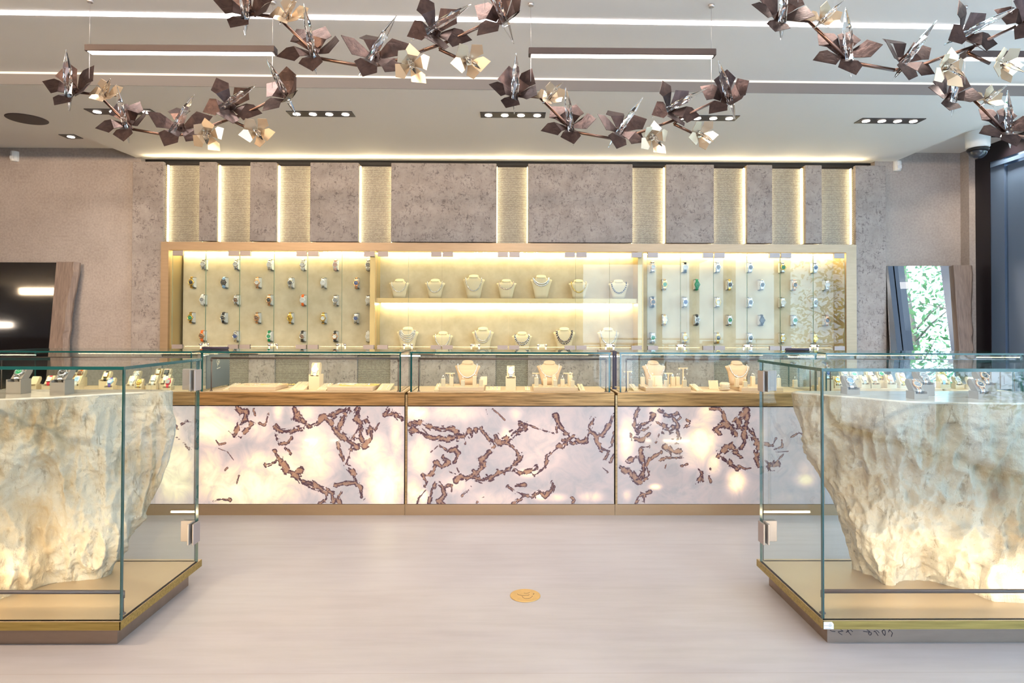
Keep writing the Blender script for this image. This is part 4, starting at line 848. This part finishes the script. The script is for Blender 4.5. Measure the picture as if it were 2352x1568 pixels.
# handwriting and sticker on the plinth
hb = MB(); S_ = [[(310, 415), (370, 445), (450, 455)], [(600, 400), (665, 440), (590, 450), (530, 455), (570, 500), (640, 540)], [(780, 400), (800, 450), (880, 545)], [(745, 475), (790, 450), (830, 420)], [(860, 400), (925, 460)], [(1210, 445), (1290, 460), (1395, 465)], [(1310, 400), (1370, 445), (1430, 490), (1420, 540), (1380, 550), (1350, 510), (1370, 470)], [(1490, 460), (1530, 440), (1560, 480), (1610, 560)], [(1560, 420), (1600, 440), (1640, 490)], [(1770, 405), (1720, 440), (1740, 500), (1790, 560), (1810, 500), (1800, 430), (1770, 405)], [(1895, 470), (1915, 400), (1960, 450), (2000, 490), (1970, 590)]]
for part in (S_[:5], S_[5:]):
    hb = MB()
    for s_ in part: stroke(hb, s_, .0011, lambda u, v_: PY(1880 + u / 11.76, 1410 + v_ / 11.76 + 1.5, 2.3945))
    hb.build('handwriting', M['ink'], scR)
pa = PY(1892, 1428, 2.343); pb = PY(1915, 1444.5, 2.343)
b = MB().plate([(pa.x, 2.3435, pa.z), (pb.x - .006, 2.3435, pa.z), (pb.x, 2.3435, pa.z - .008), (pb.x, 2.3435, pb.z), (pa.x, 2.3435, pb.z)], .0006)
o = b.build('paper_sticker', M['paper']); tag(o, 'small white sticker on the platform corner of the showcase toward the bright mirror', 'sticker')
b = MB()
for i, (u0, u1, v_) in enumerate(((.55, .75, .25), (.05, .85, .5), (.5, .8, .38), (.5, .75, .62), (.1, .7, .9))):
    zz = pa.z + (pb.z - pa.z) * v_; b.box((pa.x + (pb.x - pa.x) * u0, 2.3428, zz - .0003), (pa.x + (pb.x - pa.x) * u1, 2.3431, zz + .0003))
b.build('print', M['ink'], o)

# ================================================================ STONE PEDESTALS
m = M['rock'] = mat('cream_travertine_rock', (.7, .62, .5), .75, spec=.25)
p = geo(m); a1 = noi(m, geo(m, (1, 1, .45)), 3.6, 6, .6, .8); a2 = noi(m, geo(m, (1, 1, .3)), 26, 6, .7, .5); a3 = noi(m, p, 90, 5, .7)
c = ramp(m, a1, ((.3, (.25, .18, .11)), (.42, (.43, .34, .23)), (.52, (.50, .45, .375)), (.66, (.56, .52, .45))))
pit = ramp(m, a2, ((.34, (1,) * 3), (.43, (0,) * 3))); c = mixc(m, mth(m, 'MULTIPLY', pit, .6), c, (.20, .15, .10))
lk(m, c, B(m).inputs['Base Color']); bump(m, mth(m, 'ADD', a2, mth(m, 'MULTIPLY', a3, .5)), .8, .014)
m = M['rocktop'] = mat('polished_cream_stone', (.72, .67, .60), .12, spec=.6)
lk(m, ramp(m, noi(m, geo(m, (1, 3, 1)), 5, 5, .6, 1.), ((.3, (.48, .43, .36)), (.7, (.64, .60, .54)))), B(m).inputs['Base Color'])
def spline(pts, n):
    L = len(pts); out = []
    for i in range(n):
        t = i / n * L; k = int(t); f_ = t - k; P = [Vector(pts[(k + q - 1) % L]) for q in range(4)]
        out.append(.5 * ((2 * P[1]) + (P[2] - P[0]) * f_ + (2 * P[0] - 5 * P[1] + 4 * P[2] - P[3]) * f_ ** 2 + (-P[0] + 3 * P[1] - 3 * P[2] + P[3]) * f_ ** 3))
    return out
def rock(levels, name_lab, seed):
    """levels: (z, control points); the same number of points at each level, first levels on top"""
    N = 420; NZ = 210; ctl = []
    zs = [l[0] for l in levels]
    ring = [spline([(x, y, 0) for x, y in l[1]], N) for l in levels]
    rs = []; ztop, zbot = zs[0], zs[-1]
    for j in range(NZ + 1):
        z = ztop + (zbot - ztop) * j / NZ; k = 0
        while k < len(zs) - 2 and z < zs[k + 1]: k += 1
        f_ = (z - zs[k]) / (zs[k + 1] - zs[k]); r0 = ring[max(k - 1, 0)]; r1 = ring[k]; r2 = ring[k + 1]; r3 = ring[min(k + 2, len(zs) - 1)]
        row = []
        cx = sum((q.x for q in r1), 0) / N; cy = sum((q.y for q in r1), 0) / N
        for i in range(N):
            q = .5 * ((2 * r1[i]) + (r2[i] - r0[i]) * f_ + (2 * r0[i] - 5 * r1[i] + 4 * r2[i] - r3[i]) * f_ ** 2 + (-r0[i] + 3 * r1[i] - 3 * r2[i] + r3[i]) * f_ ** 3)
            tn = r1[(i + 2) % N] - r1[i - 2]; nrm = Vector((tn.y, -tn.x, 0));
            if nrm.length > 1e-6: nrm.normalize()
            if nrm.dot(Vector((q.x - cx, (q.y - cy) * 3, 0))) < 0: nrm = -nrm
            P = Vector((q.x + seed, q.y, z)); P1 = Vector((P.x * 4.5, P.y * 4.5, z * 2.0)); P2 = Vector((P.x * 17, P.y * 17, z * 6)); P3 = Vector((P.x * 30, P.y * 30, z * 26))
            rid = 1 - abs(noise.noise(P1)) * 2
            d = .050 * (rid - .6) + .022 * (1 - 2 * abs(noise.noise(P2)) - .5) + .010 * noise.fractal(P3, 1.0, 2.0, 4) + .006 * noise.noise(Vector((P.x * 55, P.y * 55, z * 14)))
            env = min(1, .25 + (ztop - z) / .12) * min(1, .6 + (z - zbot) / .12); backf = .3 if q.y > 2.84 else 1
            q = q + nrm * (d * env * backf - .006)
            zz = z + (.012 * noise.noise(P1 * 1.3) if 0 < j < NZ else 0)
            row.append((q.x, min(max(q.y, 2.44), 2.905), zz))
        rs.append(row)
    top = rs[0]; mid = [Vector(v) for v in top]; c0 = sum(mid, Vector()) / N
    b = MB(); b.loft(rs[::-1], 0, True, caps=False)
    r = empty('stone_pedestal', (c0.x, c0.y, zbot)); tag(r, name_lab, 'stone pedestal', 'rough stone pedestals')
    b.v = [(x - c0.x, y - c0.y, z - zbot) for x, y, z in b.v]; b.build('rough_body', M['rock'], r)
    t = MB(); t.loft([[(v[0] - c0.x + (c0.x - v[0]) * q, v[1] - c0.y + (c0.y - v[1]) * q, ztop - zbot + dz) for v in top] for q, dz in ((0, -.002), (.004, .004), (.02, .007))], 0, True, caps=True)
    t.build('polished_top', M['rocktop'], r, 'polished cream stone top'); return r
ZR = .893
LL = [(ZR, [(-1.55, 2.89), (-1.50, 2.83), (-1.60, 2.775), (-1.74, 2.68), (-1.86, 2.58), (-2.05, 2.51), (-2.45, 2.50), (-2.95, 2.60), (-3.1, 2.80), (-2.6, 2.89), (-2.0, 2.89)]),
      (.72, [(-1.54, 2.88), (-1.495, 2.82), (-1.60, 2.75), (-1.74, 2.66), (-1.87, 2.60), (-2.05, 2.50), (-2.45, 2.50), (-2.93, 2.60), (-3.05, 2.80), (-2.6, 2.88), (-2.0, 2.88)]),
      (.55, [(-1.58, 2.88), (-1.515, 2.82), (-1.62, 2.73), (-1.75, 2.66), (-1.87, 2.62), (-2.05, 2.52), (-2.45, 2.50), (-2.9, 2.60), (-3.0, 2.80), (-2.6, 2.88), (-2.0, 2.88)]),
      (.36, [(-1.65, 2.87), (-1.590, 2.81), (-1.66, 2.72), (-1.77, 2.64), (-1.88, 2.60), (-2.04, 2.52), (-2.4, 2.50), (-2.8, 2.60), (-2.9, 2.78), (-2.6, 2.87), (-2.0, 2.87)]),
      (.22, [(-1.73, 2.87), (-1.675, 2.80), (-1.70, 2.72), (-1.80, 2.66), (-1.90, 2.62), (-2.03, 2.50), (-2.35, 2.48), (-2.75, 2.60), (-2.85, 2.76), (-2.6, 2.86), (-2.0, 2.87)]),
      (.1052, [(-1.80, 2.87), (-1.735, 2.80), (-1.745, 2.74), (-1.82, 2.70), (-1.93, 2.65), (-2.03, 2.50), (-2.30, 2.46), (-2.7, 2.60), (-2.8, 2.76), (-2.6, 2.86), (-2.0, 2.87)])]
rock(LL, 'big cream rough stone block in the showcase toward the dark mirror', 0)
RL = [(ZR, [(1.36, 2.89), (1.29, 2.83), (1.37, 2.74), (1.48, 2.63), (1.60, 2.50), (1.80, 2.455), (2.15, 2.46), (2.6, 2.54), (2.85, 2.75), (2.4, 2.89), (1.8, 2.89)]),
      (.72, [(1.40, 2.88), (1.325, 2.81), (1.40, 2.72), (1.50, 2.62), (1.62, 2.53), (1.82, 2.48), (2.15, 2.47), (2.6, 2.54), (2.82, 2.75), (2.4, 2.88), (1.8, 2.88)]),
      (.53, [(1.48, 2.88), (1.405, 2.81), (1.46, 2.72), (1.56, 2.62), (1.66, 2.56), (1.84, 2.52), (2.14, 2.49), (2.55, 2.55), (2.75, 2.75), (2.4, 2.88), (1.8, 2.88)]),
      (.36, [(1.53, 2.87), (1.465, 2.81), (1.50, 2.73), (1.58, 2.64), (1.68, 2.60), (1.85, 2.56), (2.10, 2.50), (2.5, 2.56), (2.7, 2.75), (2.4, 2.87), (1.8, 2.87)]),
      (.22, [(1.56, 2.87), (1.50, 2.82), (1.53, 2.74), (1.60, 2.66), (1.70, 2.66), (1.85, 2.62), (2.02, 2.51), (2.4, 2.56), (2.65, 2.75), (2.4, 2.87), (1.8, 2.87)]),
      (.1052, [(1.60, 2.87), (1.55, 2.83), (1.59, 2.75), (1.62, 2.655), (1.71, 2.70), (1.85, 2.68), (1.97, 2.50), (2.3, 2.56), (2.6, 2.75), (2.4, 2.87), (1.8, 2.87)])]
rock(RL, 'big cream rough stone block in the showcase toward the bright mirror', 5.3)
# taupe boxes with watches on the stones
ZRT = ZR + .0072
big = [(-1, 30, 905, .98, ('steel', 'green', 'steel', 'steel', False), 'outermost on the stone toward the dark mirror', .063), (-1, 131, 907, .98, ('steel', 'black', 'steel', 'steel', False), 'nearest the glass corner toward the dark mirror', .063),
 (1, 1961, 906, .9, ('steel', 'lightblue', 'steel', 'steel', False), 'alone at the stone corner toward the bright mirror', .034), (1, 2117, 917, .92, ('rose', 'grey', 'steel', 'rose', False), 'front one of the middle pair on the stone', .034), (1, 2132, 908, .95, ('steel', 'grey', 'steel', 'rose', False), 'back one of the middle pair on the stone', .058),
 (1, 2264, 917, .92, ('rose', 'black', 'steel', 'rose', False), 'front one of the end pair on the stone', .034), (1, 2274, 909, .95, ('rose', 'darkgrey', 'rose', 'steel', False), 'back one of the end pair on the stone', .058)]
for sd, px, py, s, wt, wd, bh in big:
    p = PZ(px, py, ZRT); q = Vector((p.x, p.y + .031 * s, ZRT)); 
    watch_box(q, -.02 * sd, s, M['grey_box'], wt, wd, bh, 40, 'taupe stands on the stone blocks', 'large taupe')

# ================================================================ MIRRORS
def leaning_mirror(x0, x1, yaw, lean, slab_side, lab, topz, mlab):
    r = empty('leaning_mirror', ((x0 + x1) / 2, 0, .0)); tag(r, lab, 'mirror'); hw = (x1 - x0) / 2; L = topz / math.cos(lean)
    MB().box((-hw, 0, 0.01), (hw, .012, L)).build('mirror_glass', M['mirror'], r)
    b = MB(); s = slab_side; n = 60; pts = []
    for k in range(n + 1):
        z = .012 + (L - .012) * k / n; wv_ = .155 + .02 * math.sin(z * 4.2) + .012 * noise.noise(Vector((z * 9, 3, s))) + (.0 if z < L * .9 else -.0)
        pts.append((z, wv_))
    rs = []
    for z, wv_ in pts:
        xi_ = s * hw; xo_ = s * (hw + wv_); xc = s * (hw + wv_ - .028 - .01 * noise.noise(Vector((z * 14, 8, s))))
        rr = [(xi_, -.03, z), (xc, -.03, z), (xo_, .0, z), (xo_, .018, z), (xi_, .018, z)]
        rs.append(rr if s > 0 else rr[::-1])
    b.loft(rs, 0, False); b.build('wood_slab', M['wood'], r, 'grey brown live-edge wooden slab')
    MB().box((-hw - (.0 if s > 0 else 0), .013, 0.02), (hw, .02, L)).build('backing', M['black'], r)
    r.rotation_euler = (-lean, 0, yaw); return r
mr = leaning_mirror(3.135, 3.655, math.radians(-4), math.radians(5.5), 1, 'bright mirror with wood slab leaning on the wall, reflecting trees outside', 1.695, '')
mr.location = (3.405, 5.03, 0)
ml = leaning_mirror(-4.55, -3.68, 0, math.radians(6), -1 * -1, 'dark mirror with live-edge wood slab leaning on the taupe wall', 1.70, '')
ml.location = (-4.125, 5.06, 0)

# ================================================================ CEILING LIGHTS AND DEVICES
o = MB(); a = PZ(-400, 22, ZU); b_ = PZ(2900, 72, ZU); 
n_ = Vector((-(b_.y - a.y), b_.x - a.x, 0)).normalized() * .017
o.loft([[a - n_ + Vector((0, 0, -.004)), a + n_ + Vector((0, 0, -.004)), b_ + n_ + Vector((0, 0, -.004)), b_ - n_ + Vector((0, 0, -.004))], [a - n_, a + n_, b_ + n_, b_ - n_]], smooth=False)
tag(o.build('ceiling_light_strip', M['led_white']), 'long thin white light line across the upper ceiling', 'light strip')
area('cove_lamp', (0, 5.245, 2.535), (math.radians(-160), 0, 0), 6.0, .02, 5, (1, .82, .55))
DL = [(208, 352, 250, 262, 4, 0, 'behind the flower chandelier toward the dark mirror'), (660, 815, 255, 267, 4, 0, 'above the third lit mesh strip'), (1103, 1253, 257, 270, 4, 0, 'above the central lit mesh strip'), (1545, 1695, 263, 278, 4, 0, 'behind the gold flowers of the middle chandelier'), (1968, 2119, 271, 283, 4, 0, 'in bare ceiling toward the bright mirror')]
for x0, x1, y0, y1, n, s_, wd in DL:
    c = PZ((x0 + x1) / 2, (y0 + y1) / 2, ZS); W = .43 if n == 4 else .12; D = .105
    r = empty('downlight_box', (c.x, c.y, ZS)); tag(r, 'recessed black downlight box with four lamps, ' + wd, 'downlight', 'recessed downlights')
    MB().box((-W / 2, -D / 2, -.004), (W / 2, D / 2, 0)).build('housing', M['black'], r)
    for k in range(n):
        X = -W / 2 + W * (k + .5) / n
        MB().lathe([(.024, -.0065), (.024, -.004)], 20, M4=Matrix.Translation((X, 0, 0))).build('lamp', M['spot'], r)
    area('downlight_lamp', (c.x, c.y, ZS - .012), (0, 0, 0), W - .05, .05, 4, (1, .86, .68), spread=math.radians(130))
for px, py, wd in ((163, 313, 'toward the dark mirror'), (2303, 310, 'over the camera dome')):
    c = PZ(px, py, ZS if px < 1000 else ZU); r = empty('downlight', (c.x, c.y, c.z)); tag(r, 'single square recessed downlight ' + wd, 'downlight', 'single downlights')
    MB().box((-.058, -.05, -.004), (.058, .05, 0)).build('housing', M['black'], r); MB().lathe([(.024, -.0065), (.024, -.004)], 20).build('lamp', M['spot'], r)
    area('downlight_lamp', (c.x, c.y, c.z - .012), (0, 0, 0), .05, .05, 4, (1, .86, .68), spread=math.radians(120))
c = PZ(62, 273, ZS)
tag(MB().lathe([(.118, -.005), (.122, -.003), (.122, 0)], 40, M4=Matrix.Translation(c)).build('ceiling_speaker', M['bar']), 'round dark speaker grille in the ceiling toward the dark mirror', 'speaker')
# unseen fill lamps added overhead and behind, to brighten the walls
for k, (x, y, pw, c_) in enumerate(((-3.2, .9, 74, (1, .72, .46)), (-1.2, .9, 46, (1, .76, .54)), (1.2, .9, 27, (1, .84, .70)), (3.0, .9, 4, (1, .94, .90)), (-3.0, -1.6, 46, (1, .76, .52)), (0, -1.6, 34, (1, .82, .66)))):
    area('fill_lamp', (x, y, ZU - .06), (math.radians(70), 0, 0), 1.2, .10, pw, c_)
for px, py, yy, wd in ((29, 357, 5.27, 'on the taupe wall above the dark mirror'), (2065, 379, 5.27, 'on the grey wall above the bright mirror')):
    p = PY(px, py, yy); r = empty('motion_sensor', (p.x, 5.299, p.z)); tag(r, 'small white motion sensor ' + wd, 'motion sensor', 'motion sensors')
    b = MB(); b.loft([[(.032 * q * math.cos(a * PI / 6), -.038 * q * max(0, math.sin(a * PI / 6)) if a < 7 else -.0, z) for a in range(7)] for z, q in ((-.045, .82), (-.038, 1), (.030, 1), (.040, .9))], 0, False); b.build('housing', M['white'], r)
    MB().box((-.016, -.041, -.028), (.016, -.034, -.004)).build('lens', M['paper'], r)
p = PY(2246, 352, 4.72); r = empty('dome_camera', (p.x, 4.72, ZU)); tag(r, 'white security dome camera with black eye hanging from the ceiling corner', 'security camera')
MB().lathe([(.078, 0), (.080, -.006), (.078, -.115), (.070, -.125)], 32).build('housing', M['white'], r)
MB().lathe([(.070, -.1252), (.074, -.135), (.066, -.150)], 32).build('shroud', M['black'], r)
db = MB(); db.lathe([(.062 * math.cos(t * PI / 16), -.145 - .060 * math.sin(t * PI / 16)) for t in range(0, 8)], 28); db.build('dome', mat('smoked_dome', (.03, .035, .05), .05, spec=.9), r)

# ================================================================ CHANDELIERS
def flower_meshes(seed, gold, size):
    R0 = random.Random(seed); mt = M['petal_gold'] if gold else M['petal_dark']; out = []
    hub = MB(); rh = size * .20
    hubp = [(rh * math.cos(2 * PI * k / 5 + PI / 5), rh * math.sin(2 * PI * k / 5 + PI / 5), 0) for k in range(5)]
    hub.plate(hubp, .0015); hub.tube([(0, 0, -.004), (0, 0, .012)], .004, 8)
    hub_m = hub.mesh('flower_hub', mt); pets = []
    for k in range(5):
        a = 2 * PI * k / 5 + R0.uniform(-.13, .13); b = MB(); L1 = size * R0.uniform(.36, .50); L2 = size * R0.uniform(.50, .72); e1 = math.radians(R0.uniform(24, 55)); e2 = e1 - math.radians(R0.uniform(-10, 60))
        w0 = rh * .6; w1 = size * R0.uniform(.36, .45); w2 = size * R0.uniform(.10, .24); sgn = R0.choice((-.55, -.2, .25, .6))
        r1 = rh * .85 + L1 * math.cos(e1); z1 = L1 * math.sin(e1); r2 = r1 + L2 * math.cos(e2); z2 = z1 + L2 * math.sin(e2); rm = r1 + .35 * (r2 - r1); zm = z1 + .35 * (z2 - z1)
        def Rt(x, y, z): return (x * math.cos(a) - y * math.sin(a), x * math.sin(a) + y * math.cos(a), z)
        b.plate([Rt(rh * .85, -w0, 0), Rt(rh * .85, w0, 0), Rt(r1, w1 * .75, z1), Rt(r1, -w1 * .75, z1)][::1], .0016)
        b.plate([Rt(r1, -w1 * .75, z1), Rt(r1, w1 * .75, z1), Rt(rm, w1, zm), Rt(r2, w1 * sgn, z2), Rt(rm, -w1, zm)], .0016)
        pets.append(b.mesh('petal', mt))
    cr = MB(); Lc = size * (1.22 if not gold else .95); n = 6; rs = []
    for z, rr in ((-Lc * .95, .0015), (-Lc * .45, size * .14), (-.0, size * .165), (Lc * .42, size * .16), (Lc, .0015)):
        rs.append([(rr * math.cos(2 * PI * k / n + (z * 9)), rr * .72 * math.sin(2 * PI * k / n + (z * 9)), z) for k in range(n)])
    cr.loft(rs, 0, False); cl = MB(); q = size * .15
    cl.box((-q, -q * .2, -.004), (-q + .003, q * .2, size * .3)).box((q - .003, -q * .2, -.004), (q, q * .2, size * .3)).box((-q, -q * .2, size * .3 - .003), (q, q * .2, size * .3))
    return hub_m, pets, cr.mesh('crystal', M['crystal']), cl.mesh('clip', M['rod'])
YR = 2.86
def wp(px, py, dy=0): return PY(px, py, YR + dy)
F_ = [  # centre px,py, depth offset, crystal direction in px (dx,dy up positive) , toward camera, gold, radius m
 (1183, 210, .00, (.03, 0, 1), -.35, False, .112, 1), (1264, 222, -.02, (.6, 0, .55), -.9, True, .070, 2), (1308, 284, .0, (-.15, 0, 1), -.35, False, .108, 3), (1427, 296, .0, (.55, 0, .8), -.3, False, .112, 4),
 (1500, 316, -.03, (.25, 0, -.55), -1., True, .072, 5), (1545, 248, -.01, (.9, 0, .45), -.55, False, .112, 6), (1667, 224, .0, (-.35, 0, .75), -.75, False, .114, 7), (1609, 310, -.02, (.45, 0, -.5), -.9, True, .068, 8)]
org = wp(1183, 210); HB_ = 2.4235
ch = empty('chandelier', (org.x, org.y, ZU)); O_ = Vector((org.x, org.y, ZU))
def L_(px, py, dy=0): return wp(px, py, dy) - O_
br = MB(); r_ = .0065
bp = [L_(1190, 218), L_(1240, 224), L_(1320, 303), L_(1405, 318), L_(1445, 313, .01), L_(1520, 286), L_(1560, 272), L_(1640, 234)]
for i in range(len(bp) - 1): br.tube([bp[i], bp[i + 1]], r_, 6)
for q in bp[1:-1]: br.ball(q, r_ * 1.05, 8, 5)
br.tube([L_(1548, 285), L_(1590, 305)], r_, 8); br.tube([L_(1560, 272), L_(1548, 285)], r_, 8)
br.build('branch', M['rod'], ch)
bx0 = L_(1214, 125).x; bx1 = L_(1642, 131).x; zb = 2.425 - ZU
lb = MB().bbox((bx0, -.022, zb), (bx1, .022, zb + .030), .002).build('light_bar', M['bar'], ch)
MB().box((bx0 + .012, -.016, zb - .003), (bx1 - .012, .016, zb + .001)).build('led_line', M['led_bar'], lb)
for px in (1219, 1634):
    x = L_(px, 150).x
    MB().tube([(x, 0, zb + .03), (x, 0, 0)], .0011, 5).lathe([(.012, -.012), (.014, 0)], 12, M4=Matrix.Translation((x, 0, 0))).build('suspension_wire', M['cable'], ch)
    MB().tube([(x, 0, zb), (x, 0, (2.275 if px < 1400 else 2.27) - ZU)], .0008, 5).build('suspension_wire', M['cable'], ch)
for px, py, dy, (cx_, _, cz_), cy_, gold, size, sd in F_:
    hub_m, pets, cr_m, cl_m = flower_meshes(sd * 11, gold, size)
    ax = Vector((cx_, cy_, cz_)).normalized(); q = ax.to_track_quat('Z', 'Y')
    fa = Vector((cx_ * .42, -.80, abs(cz_) * .42 * (1 if not gold else cz_ / abs(cz_)))).normalized(); fq = fa.to_track_quat('Z', 'Y') @ Euler((0, 0, sd * .77)).to_quaternion()
    f = add('flower', hub_m, ch, L_(px, py, dy) - fa * size * .12); f.rotation_mode = 'QUATERNION'; f.rotation_quaternion = fq
    f['label'] = 'satin gold flower' if gold else 'dark bronze flower'
    for pm in pets: add('petal', pm, f)
    cr_o = add('crystal', cr_m, f, (0, 0, size * .48)); cr_o.rotation_mode = 'QUATERNION'; cr_o.rotation_quaternion = fq.inverted() @ Vector((cx_, cy_ * .4, cz_)).normalized().to_track_quat('Z', 'Y'); add('clip', cl_m, f)
tag(ch, 'flower chandelier in the middle, hanging before the central mesh strips', 'chandelier', 'flower chandeliers')
for dx, dy, dz, lab in ((-1.999, 0, 0, 'flower chandelier nearest the dark mirror, hung whole below its light bar'), (1.992, 0, 0, 'flower chandelier nearest the window wall and the dome camera'), (-1.02, -.47, .13, 'nearer row flower chandelier, between the two over the counters'), (1.005, -.47, .13, 'nearer row flower chandelier toward the window, cut by the top edge'), (-3.02, -.47, .13, 'nearer row flower chandelier toward the dark mirror, one petal tip showing')):
    c = copy_tree(ch); c.location = ch.location + Vector((dx, dy, dz)); tag(c, lab, 'chandelier', 'flower chandeliers')
    if dz: 
        for chd in c.children:
            if chd.name.startswith('suspension_wire'): chd.scale = (1, 1, 1)
        c.location.z = ZU + dz - .0
# light from the suspended bars
for x in (org.x, org.x - 2, org.x + 2): area('bar_lamp', (x + .49, org.y, 2.418), (0, 0, 0), .82, .03, 2.5, (1, .88, .78))
for x in (org.x - 1, org.x + 1): area('bar_lamp', (x + .49, org.y - .47, 2.548), (0, 0, 0), .82, .03, 2, (1, .88, .78))

# ================================================================ FLOOR DISC
r = empty('floor_socket_cover', (.0892, 2.811, 0)); tag(r, 'round brass cover plate with worn scratches set in the pink floor', 'floor cover')
MB().lathe([(.0675, 0), (.067, .0025), (.064, .003)], 48).build('disc', M['brass'], r); bpy.data.objects['disc'].data.materials[0] = brass('yellow_brass_disc', (.72, .50, .22), .45, (9, 9, 9), .12)
b = MB()
for pts in (((-.035, .012), (-.030, .004), (-.020, -.003), (-.011, -.006), (.0, -.004), (.014, -.002), (.018, .006)), ((-.006, .022), (.004, .018), (.014, .021), (.020, .026)), ((-.014, -.012), (-.010, -.028), (.0, -.036), (.010, -.034), (.022, -.030), (.032, -.010)), ((.034, .004), (.040, .012), (.036, .016))):
    stroke(b, list(pts), .0008, lambda u, v_: (u, v_, .0031))
b.build('scratch', M['ink'], r)

# ================================================================ OUTSIDE
st(MB().box((-20, -24, -.25), (30, 20, -.13)).build('street_pavement', M['pave']))
def tree(x, y, h, rad, lab, seed, n=3200):
    R0 = random.Random(seed); r = empty('street_tree', (x, y, -.05)); tag(r, lab, 'tree', 'trees outside the window wall')
    t = MB(); t.tube([(0, 0, 0), (.05, .02, h * .4), (-.03, .05, h * .7), (0, 0, h * .9)], [.11, .08, .05, .02], 8)
    for k in range(9):
        a = R0.uniform(0, 2 * PI); z = h * R0.uniform(.25, .75); t.tube([(0, 0, z), (math.cos(a) * rad * .4, math.sin(a) * rad * .4, z + .3), (math.cos(a) * rad * .8, math.sin(a) * rad * .8, z + .5)], [.03, .018, .006], 5)
    t.build('trunk', M['bark'], r); b = MB()
    for k in range(n):
        a = R0.uniform(0, 2 * PI); z = h * (.06 + .94 * R0.random() ** 1.5); rr = rad * math.sqrt(R0.random()) * (1 - .35 * abs(z / h - .5)); c = Vector((rr * math.cos(a), rr * math.sin(a), z))
        e = Euler((R0.uniform(-1, 1), R0.uniform(-1, 1), R0.uniform(0, 6.3))).to_matrix(); s = R0.uniform(.04, .085)
        b.add([c + e @ Vector(v_) * s for v_ in ((-1, 0, 0), (0, -.4, .05), (1, 0, 0), (0, .4, .05))], [(0, 1, 2, 3)])
    b.build('crown', M['leaf'], r)
TW = ['right against the street side opening', 'seen left of the post in the bright mirror', 'standing farthest down the street', 'behind the nearer ones, tallest']
for i, (x, y, h, rad) in enumerate(((6.0, 4.0, 4.2, 1.0), (6.6, 1.0, 4.4, 1.3), (6.9, -2.4, 4.6, 1.4), (10.0, 1.9, 5.5, 1.7))):
    tree(x, y, h, rad, 'leafy street tree outside the window wall, ' + TW[i], 40 + i)
